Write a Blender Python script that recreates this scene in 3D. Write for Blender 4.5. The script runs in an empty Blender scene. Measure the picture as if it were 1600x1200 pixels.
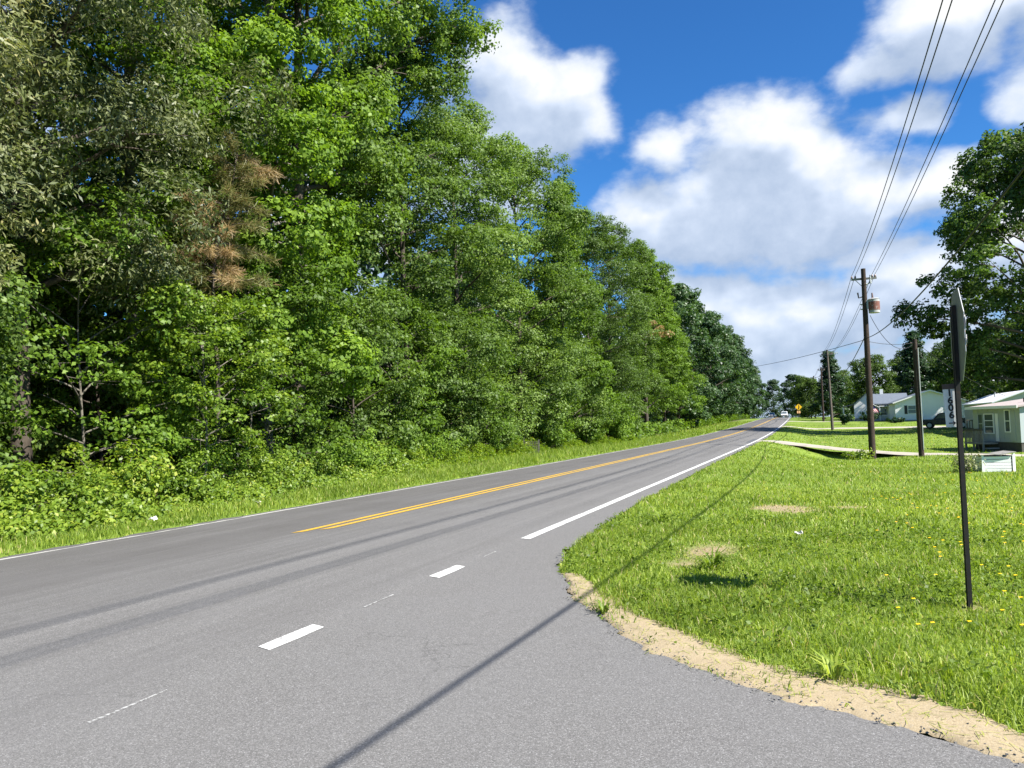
import bpy, math, random
import numpy as np
from mathutils import Vector, Matrix, Quaternion
R = math.radians
scene = bpy.context.scene
C = scene.collection

# ------------------------------------------------------------------ camera
YAW, PITCH, ROLL = R(21.482), R(3.0536), R(1.5)
Fv = Vector((-math.sin(YAW)*math.cos(PITCH), math.cos(YAW)*math.cos(PITCH), math.sin(PITCH)))
Rv = Vector((math.cos(YAW), math.sin(YAW), 0))
Uv = Rv.cross(Fv)
R2 = Rv*math.cos(ROLL) - Uv*math.sin(ROLL)
U2 = Uv*math.cos(ROLL) + Rv*math.sin(ROLL)
cam_d = bpy.data.cameras.new('camera')
cam_d.sensor_width = 36.0
cam_d.lens = 36.0*1209.0/1600.0
cam_d.clip_start = 0.05
cam_d.clip_end = 6000
cam = bpy.data.objects.new('camera', cam_d)
cam.matrix_world = Matrix(((R2.x, U2.x, -Fv.x, 0), (R2.y, U2.y, -Fv.y, 0), (R2.z, U2.z, -Fv.z, 1.6), (0, 0, 0, 1)))
C.objects.link(cam)
scene.camera = cam

# ------------------------------------------------------------------ light and sky
SUN_AZ, SUN_EL = R(103), R(45.5)
S = Vector((math.sin(SUN_AZ)*math.cos(SUN_EL), math.cos(SUN_AZ)*math.cos(SUN_EL), math.sin(SUN_EL)))
sun_d = bpy.data.lights.new('sun', 'SUN')
sun_d.energy = 5.0
sun_d.angle = R(0.5)
sun_d.color = (1.0, 0.955, 0.88)
sun = bpy.data.objects.new('sun', sun_d)
sun.rotation_euler = S.to_track_quat('Z', 'Y').to_euler()
C.objects.link(sun)

world = bpy.data.worlds.new('World')
scene.world = world
world.use_nodes = True
NT = world.node_tree
NT.nodes.clear()
SKY_STRENGTH, CLOUD_STRENGTH = 0.062, 0.42
EXPOSURE = 1.4


class NB:
    """small helper for node trees"""
    def __init__(self, nt):
        self.nt = nt

    def new(self, t, **kw):
        n = self.nt.nodes.new(t)
        for k, v in kw.items():
            setattr(n, k, v)
        return n

    def plug(self, sock, v):
        if hasattr(v, 'is_output') or isinstance(v, bpy.types.NodeSocket):
            self.nt.links.new(v, sock)
        elif v is not None:
            sock.default_value = v

    def math(self, op, a, b=None, c=None, clamp=False):
        n = self.new('ShaderNodeMath', operation=op, use_clamp=clamp)
        self.plug(n.inputs[0], a)
        if b is not None:
            self.plug(n.inputs[1], b)
        if c is not None:
            self.plug(n.inputs[2], c)
        return n.outputs[0]

    def vmath(self, op, a, b=None, out=0):
        n = self.new('ShaderNodeVectorMath', operation=op)
        self.plug(n.inputs[0], a)
        if b is not None:
            self.plug(n.inputs[1], b)
        return n.outputs[out]

    def scale(self, a, s):
        n = self.new('ShaderNodeVectorMath', operation='SCALE')
        self.plug(n.inputs[0], a)
        self.plug(n.inputs['Scale'], s)
        return n.outputs[0]

    def mix(self, f, a, b, blend='MIX'):
        n = self.new('ShaderNodeMix', data_type='RGBA', blend_type=blend)
        self.plug(n.inputs[0], f)
        self.plug(n.inputs[6], a if not isinstance(a, tuple) or len(a) == 4 else a + (1,))
        self.plug(n.inputs[7], b if not isinstance(b, tuple) or len(b) == 4 else b + (1,))
        return n.outputs[2]

    def noise(self, vec, scale, detail=3.0, rough=0.55, out=0, dist=0.0):
        n = self.new('ShaderNodeTexNoise')
        if vec is not None:
            self.plug(n.inputs['Vector'], vec)
        n.inputs['Scale'].default_value = scale
        n.inputs['Detail'].default_value = detail
        n.inputs['Roughness'].default_value = rough
        n.inputs['Distortion'].default_value = dist
        return n.outputs[out]

    def step(self, v, lo, hi, a=0.0, b=1.0):
        n = self.new('ShaderNodeMapRange', interpolation_type='SMOOTHSTEP')
        self.plug(n.inputs[0], v)
        n.inputs[1].default_value = lo
        n.inputs[2].default_value = hi
        n.inputs[3].default_value = a
        n.inputs[4].default_value = b
        return n.outputs[0]

    def mapping(self, vec, loc=(0, 0, 0), rot=(0, 0, 0), sc=(1, 1, 1), vt='POINT'):
        n = self.new('ShaderNodeMapping', vector_type=vt)
        self.plug(n.inputs[0], vec)
        n.inputs[1].default_value = loc
        n.inputs[2].default_value = rot
        n.inputs[3].default_value = sc
        return n.outputs[0]

    def attr(self, name, out='Fac'):
        n = self.new('ShaderNodeAttribute', attribute_name=name)
        return n.outputs[out]

    def ramp(self, f, stops):
        n = self.new('ShaderNodeValToRGB')
        self.plug(n.inputs[0], f)
        el = n.color_ramp.elements
        while len(el) < len(stops):
            el.new(0.5)
        for e, (p, c) in zip(el, stops):
            e.position = p
            e.color = (c[0], c[1], c[2], 1)
        return n.outputs[0]


def build_sky():
    nb = NB(NT)
    d = nb.new('ShaderNodeTexCoord').outputs['Generated']
    sky = nb.new('ShaderNodeTexSky', sky_type='NISHITA', sun_disc=False)
    sky.sun_elevation = SUN_EL
    sky.sun_rotation = SUN_AZ
    sky.altitude = 800
    sky.air_density = 1.0
    sky.dust_density = 0.25
    sky.ozone_density = 3.5
    # cumulus heaps: azimuth, elevation, half width, half height (degrees), weight
    heaps = [(-19.5, 22.3, 6.8, 5.6, 1.15), (-22.5, 19.5, 6.0, 5.0, 1.1), (-15.2, 24.0, 3.0, 3.0, .8),
             (-3.5, 14.6, 9.5, 5.2, 1.35), (-2.4, 18.4, 6.0, 4.2, 1.15), (-11.0, 14.8, 5.0, 3.4, 1.0), (3.2, 15.2, 5.5, 3.8, 1.05),
             (-8.6, 19.8, 3.6, 1.9, .7), (6.0, 18.9, 2.8, 1.5, .8), (8.2, 14.2, 5.0, 3.0, .9),
             (9.0, 23.8, 5.5, 3.2, 1.05), (4.2, 21.8, 3.0, 1.5, .75), (14.0, 24.0, 4.5, 3.6, .85), (12.5, 19.5, 2.2, 3.0, .6),
             (3.0, 10.9, 6.0, 1.4, .6), (-8.0, 9.4, 7.0, 3.2, .95), (3.0, 7.5, 12.0, 3.6, 1.2), (-6.0, 5.6, 14.0, 3.0, 1.2), (14.0, 9.5, 7.0, 3.8, 1.1),
             (-2.0, 1.5, 60.0, 3.6, 1.3), (26.0, 15.0, 7.0, 4.0, .9), (-34.0, 14.0, 8.0, 5.0, .9),
             (48.0, 24.0, 10.0, 6.0, .9), (-60.0, 20.0, 10.0, 6.0, .9), (75.0, 16.0, 9.0, 4.5, .9), (-88.0, 28.0, 12.0, 7.0, .9),
             (120.0, 12.0, 14.0, 5.0, .9), (150.0, 26.0, 10.0, 6.0, .9), (-120.0, 14.0, 13.0, 5.0, .9), (-150.0, 30.0, 11.0, 7.0, .9),
             (180.0, 12.0, 16.0, 5.0, .9), (-40.0, 46.0, 10.0, 7.0, .9), (20.0, 52.0, 9.0, 6.0, .9), (-110.0, 55.0, 10.0, 8.0, .9)]

    def field(vec, detail):
        w = nb.noise(vec, 6.0, 4.0, 0.55, out=1)
        w = nb.scale(nb.vmath('SUBTRACT', w, (0.5, 0.5, 0.5)), 0.11)
        dw = nb.vmath('ADD', vec, w)
        best = None
        for az, el, ra, re, wt in heaps:
            a, e = R(az), R(el)
            c = (math.sin(a)*math.cos(e), math.cos(a)*math.cos(e), math.sin(e))
            loc = nb.mapping(dw, c, (0, 0, -a), (R(ra), 0.75, R(re)), 'TEXTURE')
            q = nb.math('MULTIPLY_ADD', nb.vmath('LENGTH', loc, out=1), -wt, wt)
            best = q if best is None else nb.math('SMOOTH_MAX', best, q, 0.25)
        sq = nb.vmath('MULTIPLY', vec, (1, 1, 1.7))
        fb = nb.noise(sq, 8.5, detail, 0.57)
        best = nb.math('MAXIMUM', best, -0.5)
        return nb.math('MULTIPLY_ADD', nb.math('SUBTRACT', fb, 0.5), 1.45, best)
    f0 = field(d, 10.0)
    f1 = field(nb.vmath('ADD', d, (0.022, -0.002, 0.045)), 3.0)
    dens = nb.step(f0, -0.02, 0.46)
    thick = nb.step(f0, 0.15, 0.85)
    under = nb.step(f1, -0.05, 0.75)
    # sun comes from the upper right: what has cloud above it turns grey
    lum = nb.math('SUBTRACT', 1.02, nb.math('MULTIPLY', under, 0.52))
    lum = nb.math('ADD', lum, nb.math('MULTIPLY', nb.math('SUBTRACT', nb.noise(d, 18.0, 8.0, 0.62), 0.5), 0.55))
    lum = nb.math('ADD', nb.math('MULTIPLY', lum, nb.math('MULTIPLY_ADD', thick, 0.30, 0.70)), 0.0, clamp=True)
    ccol = nb.ramp(lum, [(0.0, (0.27, 0.36, 0.53)), (0.35, (0.40, 0.50, 0.67)), (0.7, (0.68, 0.77, 0.92)), (1.0, (1.0, 1.0, 1.0))])
    bsky = nb.new('ShaderNodeBackground')
    hs = nb.new('ShaderNodeHueSaturation')
    hs.inputs['Saturation'].default_value = 1.12
    hs.inputs['Hue'].default_value = 0.503
    nb.plug(hs.inputs['Color'], sky.outputs[0])
    nb.plug(bsky.inputs[0], nb.mix(1.0, hs.outputs[0], (0.42, 0.84, 1.12), 'MULTIPLY'))
    bsky.inputs[1].default_value = SKY_STRENGTH
    bcl = nb.new('ShaderNodeBackground')
    nb.plug(bcl.inputs[0], ccol)
    bcl.inputs[1].default_value = CLOUD_STRENGTH
    mx = nb.new('ShaderNodeMixShader')
    nb.plug(mx.inputs[0], nb.math('MULTIPLY', dens, 0.96))
    nb.plug(mx.inputs[1], bsky.outputs[0])
    nb.plug(mx.inputs[2], bcl.outputs[0])
    out = nb.new('ShaderNodeOutputWorld')
    nb.plug(out.inputs[0], mx.outputs[0])


build_sky()
vs = scene.view_settings
vs.view_transform = 'Standard'
vs.look = 'None'
vs.exposure = EXPOSURE
vs.gamma = 1.0
vs.use_curve_mapping = False
cy = scene.cycles
cy.max_bounces = 6
cy.diffuse_bounces = 3
cy.glossy_bounces = 2
cy.transmission_bounces = 4
cy.transparent_max_bounces = 4
cy.caustics_reflective = False
cy.caustics_refractive = False
cy.use_denoising = True
cy.denoiser = 'OPENIMAGEDENOISE'
cy.denoising_input_passes = 'RGB_ALBEDO_NORMAL'
cy.denoising_prefilter = 'ACCURATE'
cy.sample_clamp_indirect = 4.0

# ------------------------------------------------------------------ helpers
rng = np.random.default_rng(7)


def np_mesh(name, V, quads=None, tris=None, smooth=False, face_attr=None, point_attr=None):
    me = bpy.data.meshes.new(name)
    V = np.ascontiguousarray(V, dtype=np.float32)
    me.vertices.add(len(V))
    me.vertices.foreach_set('co', V.ravel())
    nq = 0 if quads is None else len(quads)
    nt = 0 if tris is None else len(tris)
    idx = []
    if nq:
        idx.append(np.asarray(quads, dtype=np.int32).ravel())
    if nt:
        idx.append(np.asarray(tris, dtype=np.int32).ravel())
    idx = np.concatenate(idx)
    me.loops.add(len(idx))
    me.loops.foreach_set('vertex_index', idx)
    me.polygons.add(nq+nt)
    st = np.concatenate([np.arange(nq)*4, nq*4+np.arange(nt)*3]).astype(np.int32)
    me.polygons.foreach_set('loop_start', st)
    if smooth:
        me.polygons.foreach_set('use_smooth', np.ones(nq+nt, dtype=bool))
    for k, a in (face_attr or {}).items():
        at = me.attributes.new(k, 'FLOAT', 'FACE')
        at.data.foreach_set('value', np.asarray(a, dtype=np.float32))
    for k, a in (point_attr or {}).items():
        at = me.attributes.new(k, 'FLOAT', 'POINT')
        at.data.foreach_set('value', np.asarray(a, dtype=np.float32))
    me.update(calc_edges=True)
    me.validate()
    return me


def link(name, me, mat=None, parent=None):
    o = bpy.data.objects.new(name, me)
    C.objects.link(o)
    if mat is not None and not me.materials:
        me.materials.append(mat)
    if parent is not None:
        o.parent = parent
    return o


def tag(o, label=None, cat=None, group=None, kind=None):
    if label:
        o['label'] = label
    if cat:
        o['category'] = cat
    if group:
        o['group'] = group
    if kind:
        o['kind'] = kind
    return o


def empty(name, loc=(0, 0, 0), rz=0.0, label=None, cat=None, group=None, sc=1.0):
    o = bpy.data.objects.new(name, None)
    C.objects.link(o)
    o.location = loc
    o.rotation_euler = (0, 0, rz)
    o.scale = (sc, sc, sc) if not isinstance(sc, tuple) else sc
    o.empty_display_size = 0.2
    return tag(o, label, cat, group)


class MB:
    """collects shapes into one mesh"""
    def __init__(self):
        self.v, self.f = [], []

    def add(self, vs, fs):
        b = len(self.v)
        self.v += [tuple(p) for p in vs]
        self.f += [tuple(b+i for i in q) for q in fs]
        return self

    def box(self, c, s, rot=None):
        hx, hy, hz = s[0]/2, s[1]/2, s[2]/2
        P = [Vector((x*hx, y*hy, z*hz)) for z in (-1, 1) for y in (-1, 1) for x in (-1, 1)]
        if rot is not None:
            P = [rot @ p for p in P]
        P = [p+Vector(c) for p in P]
        return self.add(P, [(0, 2, 3, 1), (4, 5, 7, 6), (0, 1, 5, 4), (2, 6, 7, 3), (0, 4, 6, 2), (1, 3, 7, 5)])

    def bbox(self, x0, x1, y0, y1, z0, z1):
        return self.box(((x0+x1)/2, (y0+y1)/2, (z0+z1)/2), (x1-x0, y1-y0, z1-z0))

    def tube(self, pts, rad, n=6, caps=True):
        pts = [Vector(p) for p in pts]
        rad = rad if hasattr(rad, '__len__') else [rad]*len(pts)
        rings = []
        for i, p in enumerate(pts):
            t = (pts[min(i+1, len(pts)-1)]-pts[max(i-1, 0)]).normalized()
            a = Vector((0, 0, 1)) if abs(t.z) < 0.9 else Vector((1, 0, 0))
            u = t.cross(a).normalized()
            w = t.cross(u)
            rings += [p+(u*math.cos(k*2*math.pi/n)+w*math.sin(k*2*math.pi/n))*rad[i] for k in range(n)]
        fs = []
        for i in range(len(pts)-1):
            for k in range(n):
                fs.append((i*n+k, i*n+(k+1) % n, (i+1)*n+(k+1) % n, (i+1)*n+k))
        if caps:
            fs.append(tuple(range(n))[::-1])
            fs.append(tuple((len(pts)-1)*n+k for k in range(n)))
        return self.add(rings, fs)

    def prism(self, poly, vec):
        """poly: 3-D points of a planar face, vec: extrusion"""
        n = len(poly)
        P = [Vector(p) for p in poly]
        P += [p+Vector(vec) for p in P]
        fs = [tuple(range(n))[::-1], tuple(range(n, 2*n))]
        fs += [(i, (i+1) % n, n+(i+1) % n, n+i) for i in range(n)]
        return self.add(P, fs)

    def build(self, name, mat, parent=None, smooth=False, bevel=0.0):
        me = bpy.data.meshes.new(name)
        me.from_pydata(self.v, [], self.f)
        import bmesh
        bm = bmesh.new()
        bm.from_mesh(me)
        bmesh.ops.recalc_face_normals(bm, faces=bm.faces)
        if bevel > 0:
            bmesh.ops.bevel(bm, geom=list(bm.edges), offset=bevel, segments=1, affect='EDGES')
        bm.to_mesh(me)
        bm.free()
        if smooth:
            me.polygons.foreach_set('use_smooth', [True]*len(me.polygons))
            if hasattr(me, 'set_sharp_from_angle'):
                me.set_sharp_from_angle(angle=R(40))
        return link(name, me, mat, parent)


def text_mesh(name, body, size, mat, parent, mw, thick=0.001, bold=0.0):
    cu = bpy.data.curves.new(name, 'FONT')
    cu.body = body
    cu.size = size
    cu.align_x = 'CENTER'
    cu.align_y = 'CENTER'
    cu.extrude = thick
    cu.offset = bold
    tmp = bpy.data.objects.new(name, cu)
    C.objects.link(tmp)
    dg = bpy.context.evaluated_depsgraph_get()
    me = bpy.data.meshes.new_from_object(tmp.evaluated_get(dg))
    bpy.data.objects.remove(tmp)
    me.name = name
    me.materials.clear()
    o = link(name, me, mat, parent)
    o.matrix_local = mw
    return o


# ------------------------------------------------------------------ materials
def new_mat(name):
    m = bpy.data.materials.new(name)
    m.use_nodes = True
    m.node_tree.nodes.clear()
    return m, NB(m.node_tree)


def principled(nb, col, rough=0.6, spec=0.5, metal=0.0, bump=None, bstr=0.2, bdist=0.01):
    p = nb.new('ShaderNodeBsdfPrincipled')
    nb.plug(p.inputs['Base Color'], col if not isinstance(col, tuple) or len(col) == 4 else col+(1,))
    nb.plug(p.inputs['Roughness'], rough)
    p.inputs['Specular IOR Level'].default_value = spec
    p.inputs['Metallic'].default_value = metal
    if bump is not None:
        b = nb.new('ShaderNodeBump')
        b.inputs['Strength'].default_value = bstr
        b.inputs['Distance'].default_value = bdist
        nb.plug(b.inputs['Height'], bump)
        nb.plug(p.inputs['Normal'], b.outputs[0])
    return p


def output(nb, sh):
    o = nb.new('ShaderNodeOutputMaterial')
    nb.plug(o.inputs[0], sh)


def simple(name, col, rough=0.6, spec=0.4, metal=0.0, var=0.18, scale=3.0, dirt=None, bump=0.0):
    m, nb = new_mat(name)
    co = nb.new('ShaderNodeTexCoord').outputs['Object']
    n = nb.noise(co, scale, 5.0, 0.6)
    lo = tuple(c*(1-var) for c in col)
    hi = tuple(min(1, c*(1+var)) for c in col)
    c = nb.mix(n, lo, hi)
    if dirt:
        c = nb.mix(nb.step(nb.noise(co, scale*2.3, 6.0, 0.65), 0.50, 0.72), c, dirt)
    output(nb, principled(nb, c, rough, spec, metal, n if bump else None, bump).outputs[0])
    return m


def leaf_mat(name, stops, trans=0.38, tcol=(1.35, 1.5, 0.55), rough=0.45, spec=0.35):
    m, nb = new_mat(name)
    t = nb.attr('tone')
    oi = nb.new('ShaderNodeObjectInfo').outputs['Random']
    t = nb.math('ADD', t, nb.math('MULTIPLY_ADD', oi, 0.40, -0.24), clamp=True)
    col = nb.ramp(t, stops)
    p = principled(nb, col, rough, spec)
    tr = nb.new('ShaderNodeBsdfTranslucent')
    nb.plug(tr.inputs[0], nb.mix(1.0, col, tcol, 'MULTIPLY'))
    mx = nb.new('ShaderNodeMixShader')
    mx.inputs[0].default_value = trans
    nb.plug(mx.inputs[1], p.outputs[0])
    nb.plug(mx.inputs[2], tr.outputs[0])
    output(nb, mx.outputs[0])
    return m


M = {}
M['leaf_oak'] = leaf_mat('leaf_oak', [(0, (0.055, 0.075, 0.028)), (0.5, (0.145, 0.168, 0.058)), (0.9, (0.255, 0.265, 0.115)), (1.0, (0.32, 0.29, 0.12))], 0.30, (1.2, 1.3, 0.7), 0.5, 0.42)
M['leaf_gum'] = leaf_mat('leaf_gum', [(0, (0.055, 0.100, 0.012)), (0.5, (0.125, 0.215, 0.024)), (1.0, (0.24, 0.35, 0.05))], 0.42, (1.35, 1.4, 0.5), 0.5, 0.22)
M['leaf_mid'] = leaf_mat('leaf_mid', [(0, (0.045, 0.078, 0.016)), (0.5, (0.105, 0.172, 0.034)), (1.0, (0.20, 0.285, 0.065))], 0.40, (1.3, 1.4, 0.5), rough=0.5, spec=0.25)
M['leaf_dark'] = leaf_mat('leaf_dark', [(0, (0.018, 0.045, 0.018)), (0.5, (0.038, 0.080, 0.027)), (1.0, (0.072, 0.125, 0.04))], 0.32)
M['leaf_yellow'] = leaf_mat('leaf_yellow', [(0, (0.07, 0.13, 0.014)), (0.5, (0.150, 0.235, 0.024)), (0.9, (0.27, 0.35, 0.04)), (1.0, (0.36, 0.38, 0.07))], 0.42, (1.3, 1.35, 0.5))
M['leaf_brown'] = leaf_mat('leaf_brown', [(0, (0.09, 0.13, 0.03)), (0.4, (0.19, 0.18, 0.06)), (0.7, (0.36, 0.25, 0.12)), (1.0, (0.50, 0.38, 0.22))], 0.30, (1.1, 1.0, 0.7))
M['grass'] = leaf_mat('grass', [(0, (0.075, 0.125, 0.012)), (0.35, (0.165, 0.245, 0.030)), (0.7, (0.285, 0.365, 0.050)), (0.88, (0.42, 0.47, 0.09)), (0.95, (0.44, 0.38, 0.17)), (1.0, (0.50, 0.42, 0.24))], 0.42, (1.3, 1.35, 0.5), 0.5, 0.3)
M['bark'] = simple('bark', (0.075, 0.06, 0.047), 0.9, 0.2, 0, 0.5, 9.0, (0.13, 0.12, 0.10), bump=0.3)
M['bark_pale'] = simple('bark_pale', (0.15, 0.135, 0.11), 0.9, 0.2, 0, 0.4, 7.0, (0.06, 0.05, 0.04), bump=0.3)


def asphalt_nodes(nb):
    """colour and height of the worn road surface"""
    co = nb.new('ShaderNodeTexCoord').outputs['Object']
    lat = nb.attr('lat')
    alo = nb.attr('along')
    cmb = nb.new('ShaderNodeCombineXYZ')
    nb.plug(cmb.inputs[0], lat)
    nb.plug(cmb.inputs[1], nb.math('MULTIPLY', alo, 0.018))
    v = cmb.outputs[0]
    vor = nb.new('ShaderNodeTexVoronoi', feature='F1')
    nb.plug(vor.inputs['Vector'], co)
    vor.inputs['Scale'].default_value = 165.0
    cell = nb.new('ShaderNodeSeparateColor')
    nb.plug(cell.inputs[0], vor.outputs['Color'])
    grain = cell.outputs[0]
    fine = nb.noise(co, 160.0, 2.0, 0.6)
    big = nb.noise(co, 0.55, 5.0, 0.6)
    mid = nb.noise(co, 5.0, 5.0, 0.65)
    base = nb.mix(grain, (0.110, 0.107, 0.101), (0.235, 0.228, 0.217))
    base = nb.mix(nb.step(grain, 0.90, 0.96), base, (0.31, 0.305, 0.295))
    base = nb.mix(nb.step(fine, 0.30, 0.48, 0.65, 0.0), base, (0.068, 0.067, 0.067))
    # smoother, darker film where tyres run
    st = nb.noise(v, 2.2, 7.0, 0.70)
    st2 = nb.noise(v, 8.0, 6.0, 0.75)
    stl = nb.math('ADD', nb.math('MULTIPLY', st, 0.7), nb.math('MULTIPLY', st2, 0.3))
    onmain = nb.step(lat, -4.6, -3.6, 1.0, 0.0)
    dark = nb.math('MULTIPLY', nb.step(stl, 0.40, 0.60), onmain)
    far_lane = nb.step(lat, -7.6, -6.6, 1.0, 0.0)
    base = nb.mix(nb.math('MULTIPLY', dark, 0.42), base, (0.074, 0.071, 0.069))
    base = nb.mix(nb.math('MULTIPLY', far_lane, 0.50), base, (0.085, 0.079, 0.074))
    pale = nb.math('MULTIPLY', nb.step(st2, 0.54, 0.66), onmain)
    base = nb.mix(nb.math('MULTIPLY', pale, 0.40), base, (0.225, 0.218, 0.21))
    base = nb.mix(nb.step(big, 0.35, 0.7, 0.0, 0.22), base, (0.195, 0.193, 0.190))
    base = nb.mix(nb.step(mid, 0.58, 0.80, 0.0, 0.35), base, (0.095, 0.094, 0.094))
    # hairline cracks
    vc = nb.new('ShaderNodeTexVoronoi', feature='DISTANCE_TO_EDGE')
    nb.plug(vc.inputs['Vector'], nb.vmath('ADD', co, nb.scale(nb.noise(co, 1.6, 4.0, 0.6, out=1), 0.9)))
    vc.inputs['Scale'].default_value = 0.42
    ck = nb.step(vc.outputs['Distance'], 0.0015, 0.0045, 1.0, 0.0)
    ck = nb.math('MULTIPLY', ck, nb.step(nb.noise(co, 0.5, 3.0, 0.5), 0.50, 0.62))
    base = nb.mix(nb.math('MULTIPLY', ck, 0.28), base, (0.045, 0.044, 0.043))
    # small oil spots
    spot = nb.noise(co, 1.7, 2.0, 0.4)
    base = nb.mix(nb.step(spot, 0.76, 0.80, 0.0, 0.55), base, (0.05, 0.05, 0.055))
    base = nb.mix(1.0, base, (0.80, 0.80, 0.815), 'MULTIPLY')
    h = nb.math('ADD', nb.math('MULTIPLY', vor.outputs['Distance'], -0.8), nb.math('MULTIPLY', fine, 0.4))
    return co, base, h


def build_asphalt():
    m, nb = new_mat('asphalt')
    co, base, h = asphalt_nodes(nb)
    output(nb, principled(nb, base, 0.85, 0.25, 0, h, 0.45, 0.005).outputs[0])
    return m


def build_paint(name, col, wear):
    m, nb = new_mat(name)
    co, base, h = asphalt_nodes(nb)
    n = nb.noise(co, 34.0, 7.0, 0.80)
    n2 = nb.noise(co, 1.3, 3.0, 0.5)
    w = nb.math('MULTIPLY_ADD', n2, 0.25, n)
    c = nb.mix(nb.step(w, wear, wear+0.12), nb.mix(n, tuple(x*0.86 for x in col), col), base)
    output(nb, principled(nb, c, 0.65, 0.35, 0, h, 0.3, 0.004).outputs[0])
    return m


M['asphalt'] = build_asphalt()
M['paint_white'] = build_paint('paint_white', (0.62, 0.62, 0.60), 0.64)
M['paint_faded'] = build_paint('paint_faded', (0.40, 0.40, 0.39), 0.56)
M['paint_edge'] = build_paint('paint_edge', (0.45, 0.44, 0.42), 0.64)
M['paint_yellow'] = build_paint('paint_yellow', (0.55, 0.335, 0.035), 0.64)


def build_ground():
    m, nb = new_mat('grass_ground')
    co = nb.new('ShaderNodeTexCoord').outputs['Object']
    n1 = nb.noise(co, 0.35, 5.0, 0.6)
    n2 = nb.noise(co, 3.0, 6.0, 0.65)
    n3 = nb.noise(co, 26.0, 4.0, 0.7)
    c = nb.ramp(nb.math('MULTIPLY_ADD', n1, 0.5, nb.math('MULTIPLY', n2, 0.5)), [(0.30, (0.085, 0.145, 0.02)), (0.5, (0.15, 0.225, 0.03)), (0.66, (0.24, 0.31, 0.05))])
    c = nb.mix(nb.step(n3, 0.42, 0.68, 0.0, 0.55), c, (0.05, 0.07, 0.02))
    soil = nb.mix(n3, (0.20, 0.15, 0.085), (0.36, 0.29, 0.18))
    c = nb.mix(nb.attr('bare'), c, soil)
    c = nb.mix(nb.attr('litter'), c, nb.mix(n2, (0.035, 0.03, 0.02), (0.09, 0.07, 0.045)))
    output(nb, principled(nb, c, 0.95, 0.15, 0, nb.math('ADD', n2, n3), 0.6, 0.05).outputs[0])
    return m


M['ground'] = build_ground()


def build_sand():
    m, nb = new_mat('sand')
    co = nb.new('ShaderNodeTexCoord').outputs['Object']
    n1 = nb.noise(co, 6.0, 6.0, 0.65)
    n2 = nb.noise(co, 90.0, 3.0, 0.7)
    c = nb.mix(n1, (0.21, 0.165, 0.10), (0.36, 0.29, 0.185))
    c = nb.mix(nb.step(n2, 0.40, 0.65, 0.0, 0.45), c, (0.40, 0.335, 0.23))
    c = nb.mix(nb.step(nb.noise(co, 40.0, 3.0, 0.6), 0.60, 0.70, 0.0, 0.7), c, (0.17, 0.13, 0.08))
    c = nb.mix(nb.step(nb.noise(co, 2.2, 5.0, 0.6), 0.52, 0.72, 0.0, 0.45), c, (0.22, 0.175, 0.11))
    vg = nb.new('ShaderNodeTexVoronoi', feature='F1')
    nb.plug(vg.inputs['Vector'], co)
    vg.inputs['Scale'].default_value = 55.0
    c = nb.mix(nb.step(vg.outputs['Distance'], 0.16, 0.24, 0.5, 0.0), c, (0.22, 0.21, 0.20))
    output(nb, principled(nb, c, 0.95, 0.1, 0, nb.math('ADD', n1, nb.math('MULTIPLY', n2, 0.4)), 0.4, 0.02).outputs[0])
    return m


M['sand'] = build_sand()
M['crumb'] = simple('crumb', (0.13, 0.125, 0.12), 0.9, 0.2, 0, 0.5, 30.0)
M['concrete'] = simple('concrete', (0.34, 0.31, 0.26), 0.9, 0.2, 0, 0.25, 2.0, (0.30, 0.27, 0.2))
M['white_siding'] = simple('white_siding', (0.82, 0.82, 0.82), 0.6, 0.3, 0, 0.06, 1.0)
M['grey_siding'] = simple('grey_siding', (0.46, 0.50, 0.53), 0.6, 0.3, 0, 0.08, 1.0)
M['sage_siding'] = simple('sage_siding', (0.35, 0.39, 0.39), 0.55, 0.35, 0, 0.10, 1.2)
M['beige_siding'] = simple('beige_siding', (0.44, 0.44, 0.40), 0.6, 0.3, 0, 0.10, 1.2)
M['slate_roof'] = simple('slate_roof', (0.12, 0.14, 0.17), 0.85, 0.2, 0, 0.3, 3.0)
M['pink_roof'] = simple('pink_roof', (0.36, 0.31, 0.29), 0.85, 0.2, 0, 0.15, 2.0, (0.33, 0.29, 0.27))
M['white_roof'] = simple('white_roof', (0.80, 0.81, 0.82), 0.45, 0.4, 0, 0.05, 1.0)
M['trim'] = simple('trim', (0.78, 0.79, 0.78), 0.5, 0.4, 0, 0.05, 2.0)
M['shutter'] = simple('shutter', (0.018, 0.02, 0.03), 0.5, 0.4, 0, 0.2, 4.0)
M['glass'] = simple('glass', (0.07, 0.09, 0.10), 0.08, 0.7, 0, 0.2, 1.5)
M['dark_wood'] = simple('dark_wood', (0.085, 0.08, 0.07), 0.85, 0.2, 0, 0.4, 6.0)
M['grey_wood'] = simple('grey_wood', (0.24, 0.23, 0.21), 0.85, 0.2, 0, 0.35, 6.0, (0.13, 0.12, 0.10))
M['pole_wood'] = simple('pole_wood', (0.042, 0.030, 0.024), 0.9, 0.2, 0, 0.35, 4.0, (0.075, 0.055, 0.045), bump=0.3)
M['pole_grey'] = simple('pole_grey', (0.11, 0.095, 0.08), 0.9, 0.2, 0, 0.3, 4.0, (0.06, 0.05, 0.04), bump=0.3)
M['post_metal'] = simple('post_metal', (0.032, 0.031, 0.026), 0.7, 0.35, 0.2, 0.35, 9.0, (0.06, 0.04, 0.028))
M['galv'] = simple('galv', (0.34, 0.36, 0.35), 0.55, 0.4, 0.5, 0.15, 6.0)
M['sign_back'] = simple('sign_back', (0.22, 0.235, 0.225), 0.6, 0.4, 0.1, 0.15, 8.0, (0.13, 0.13, 0.11))
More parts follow.
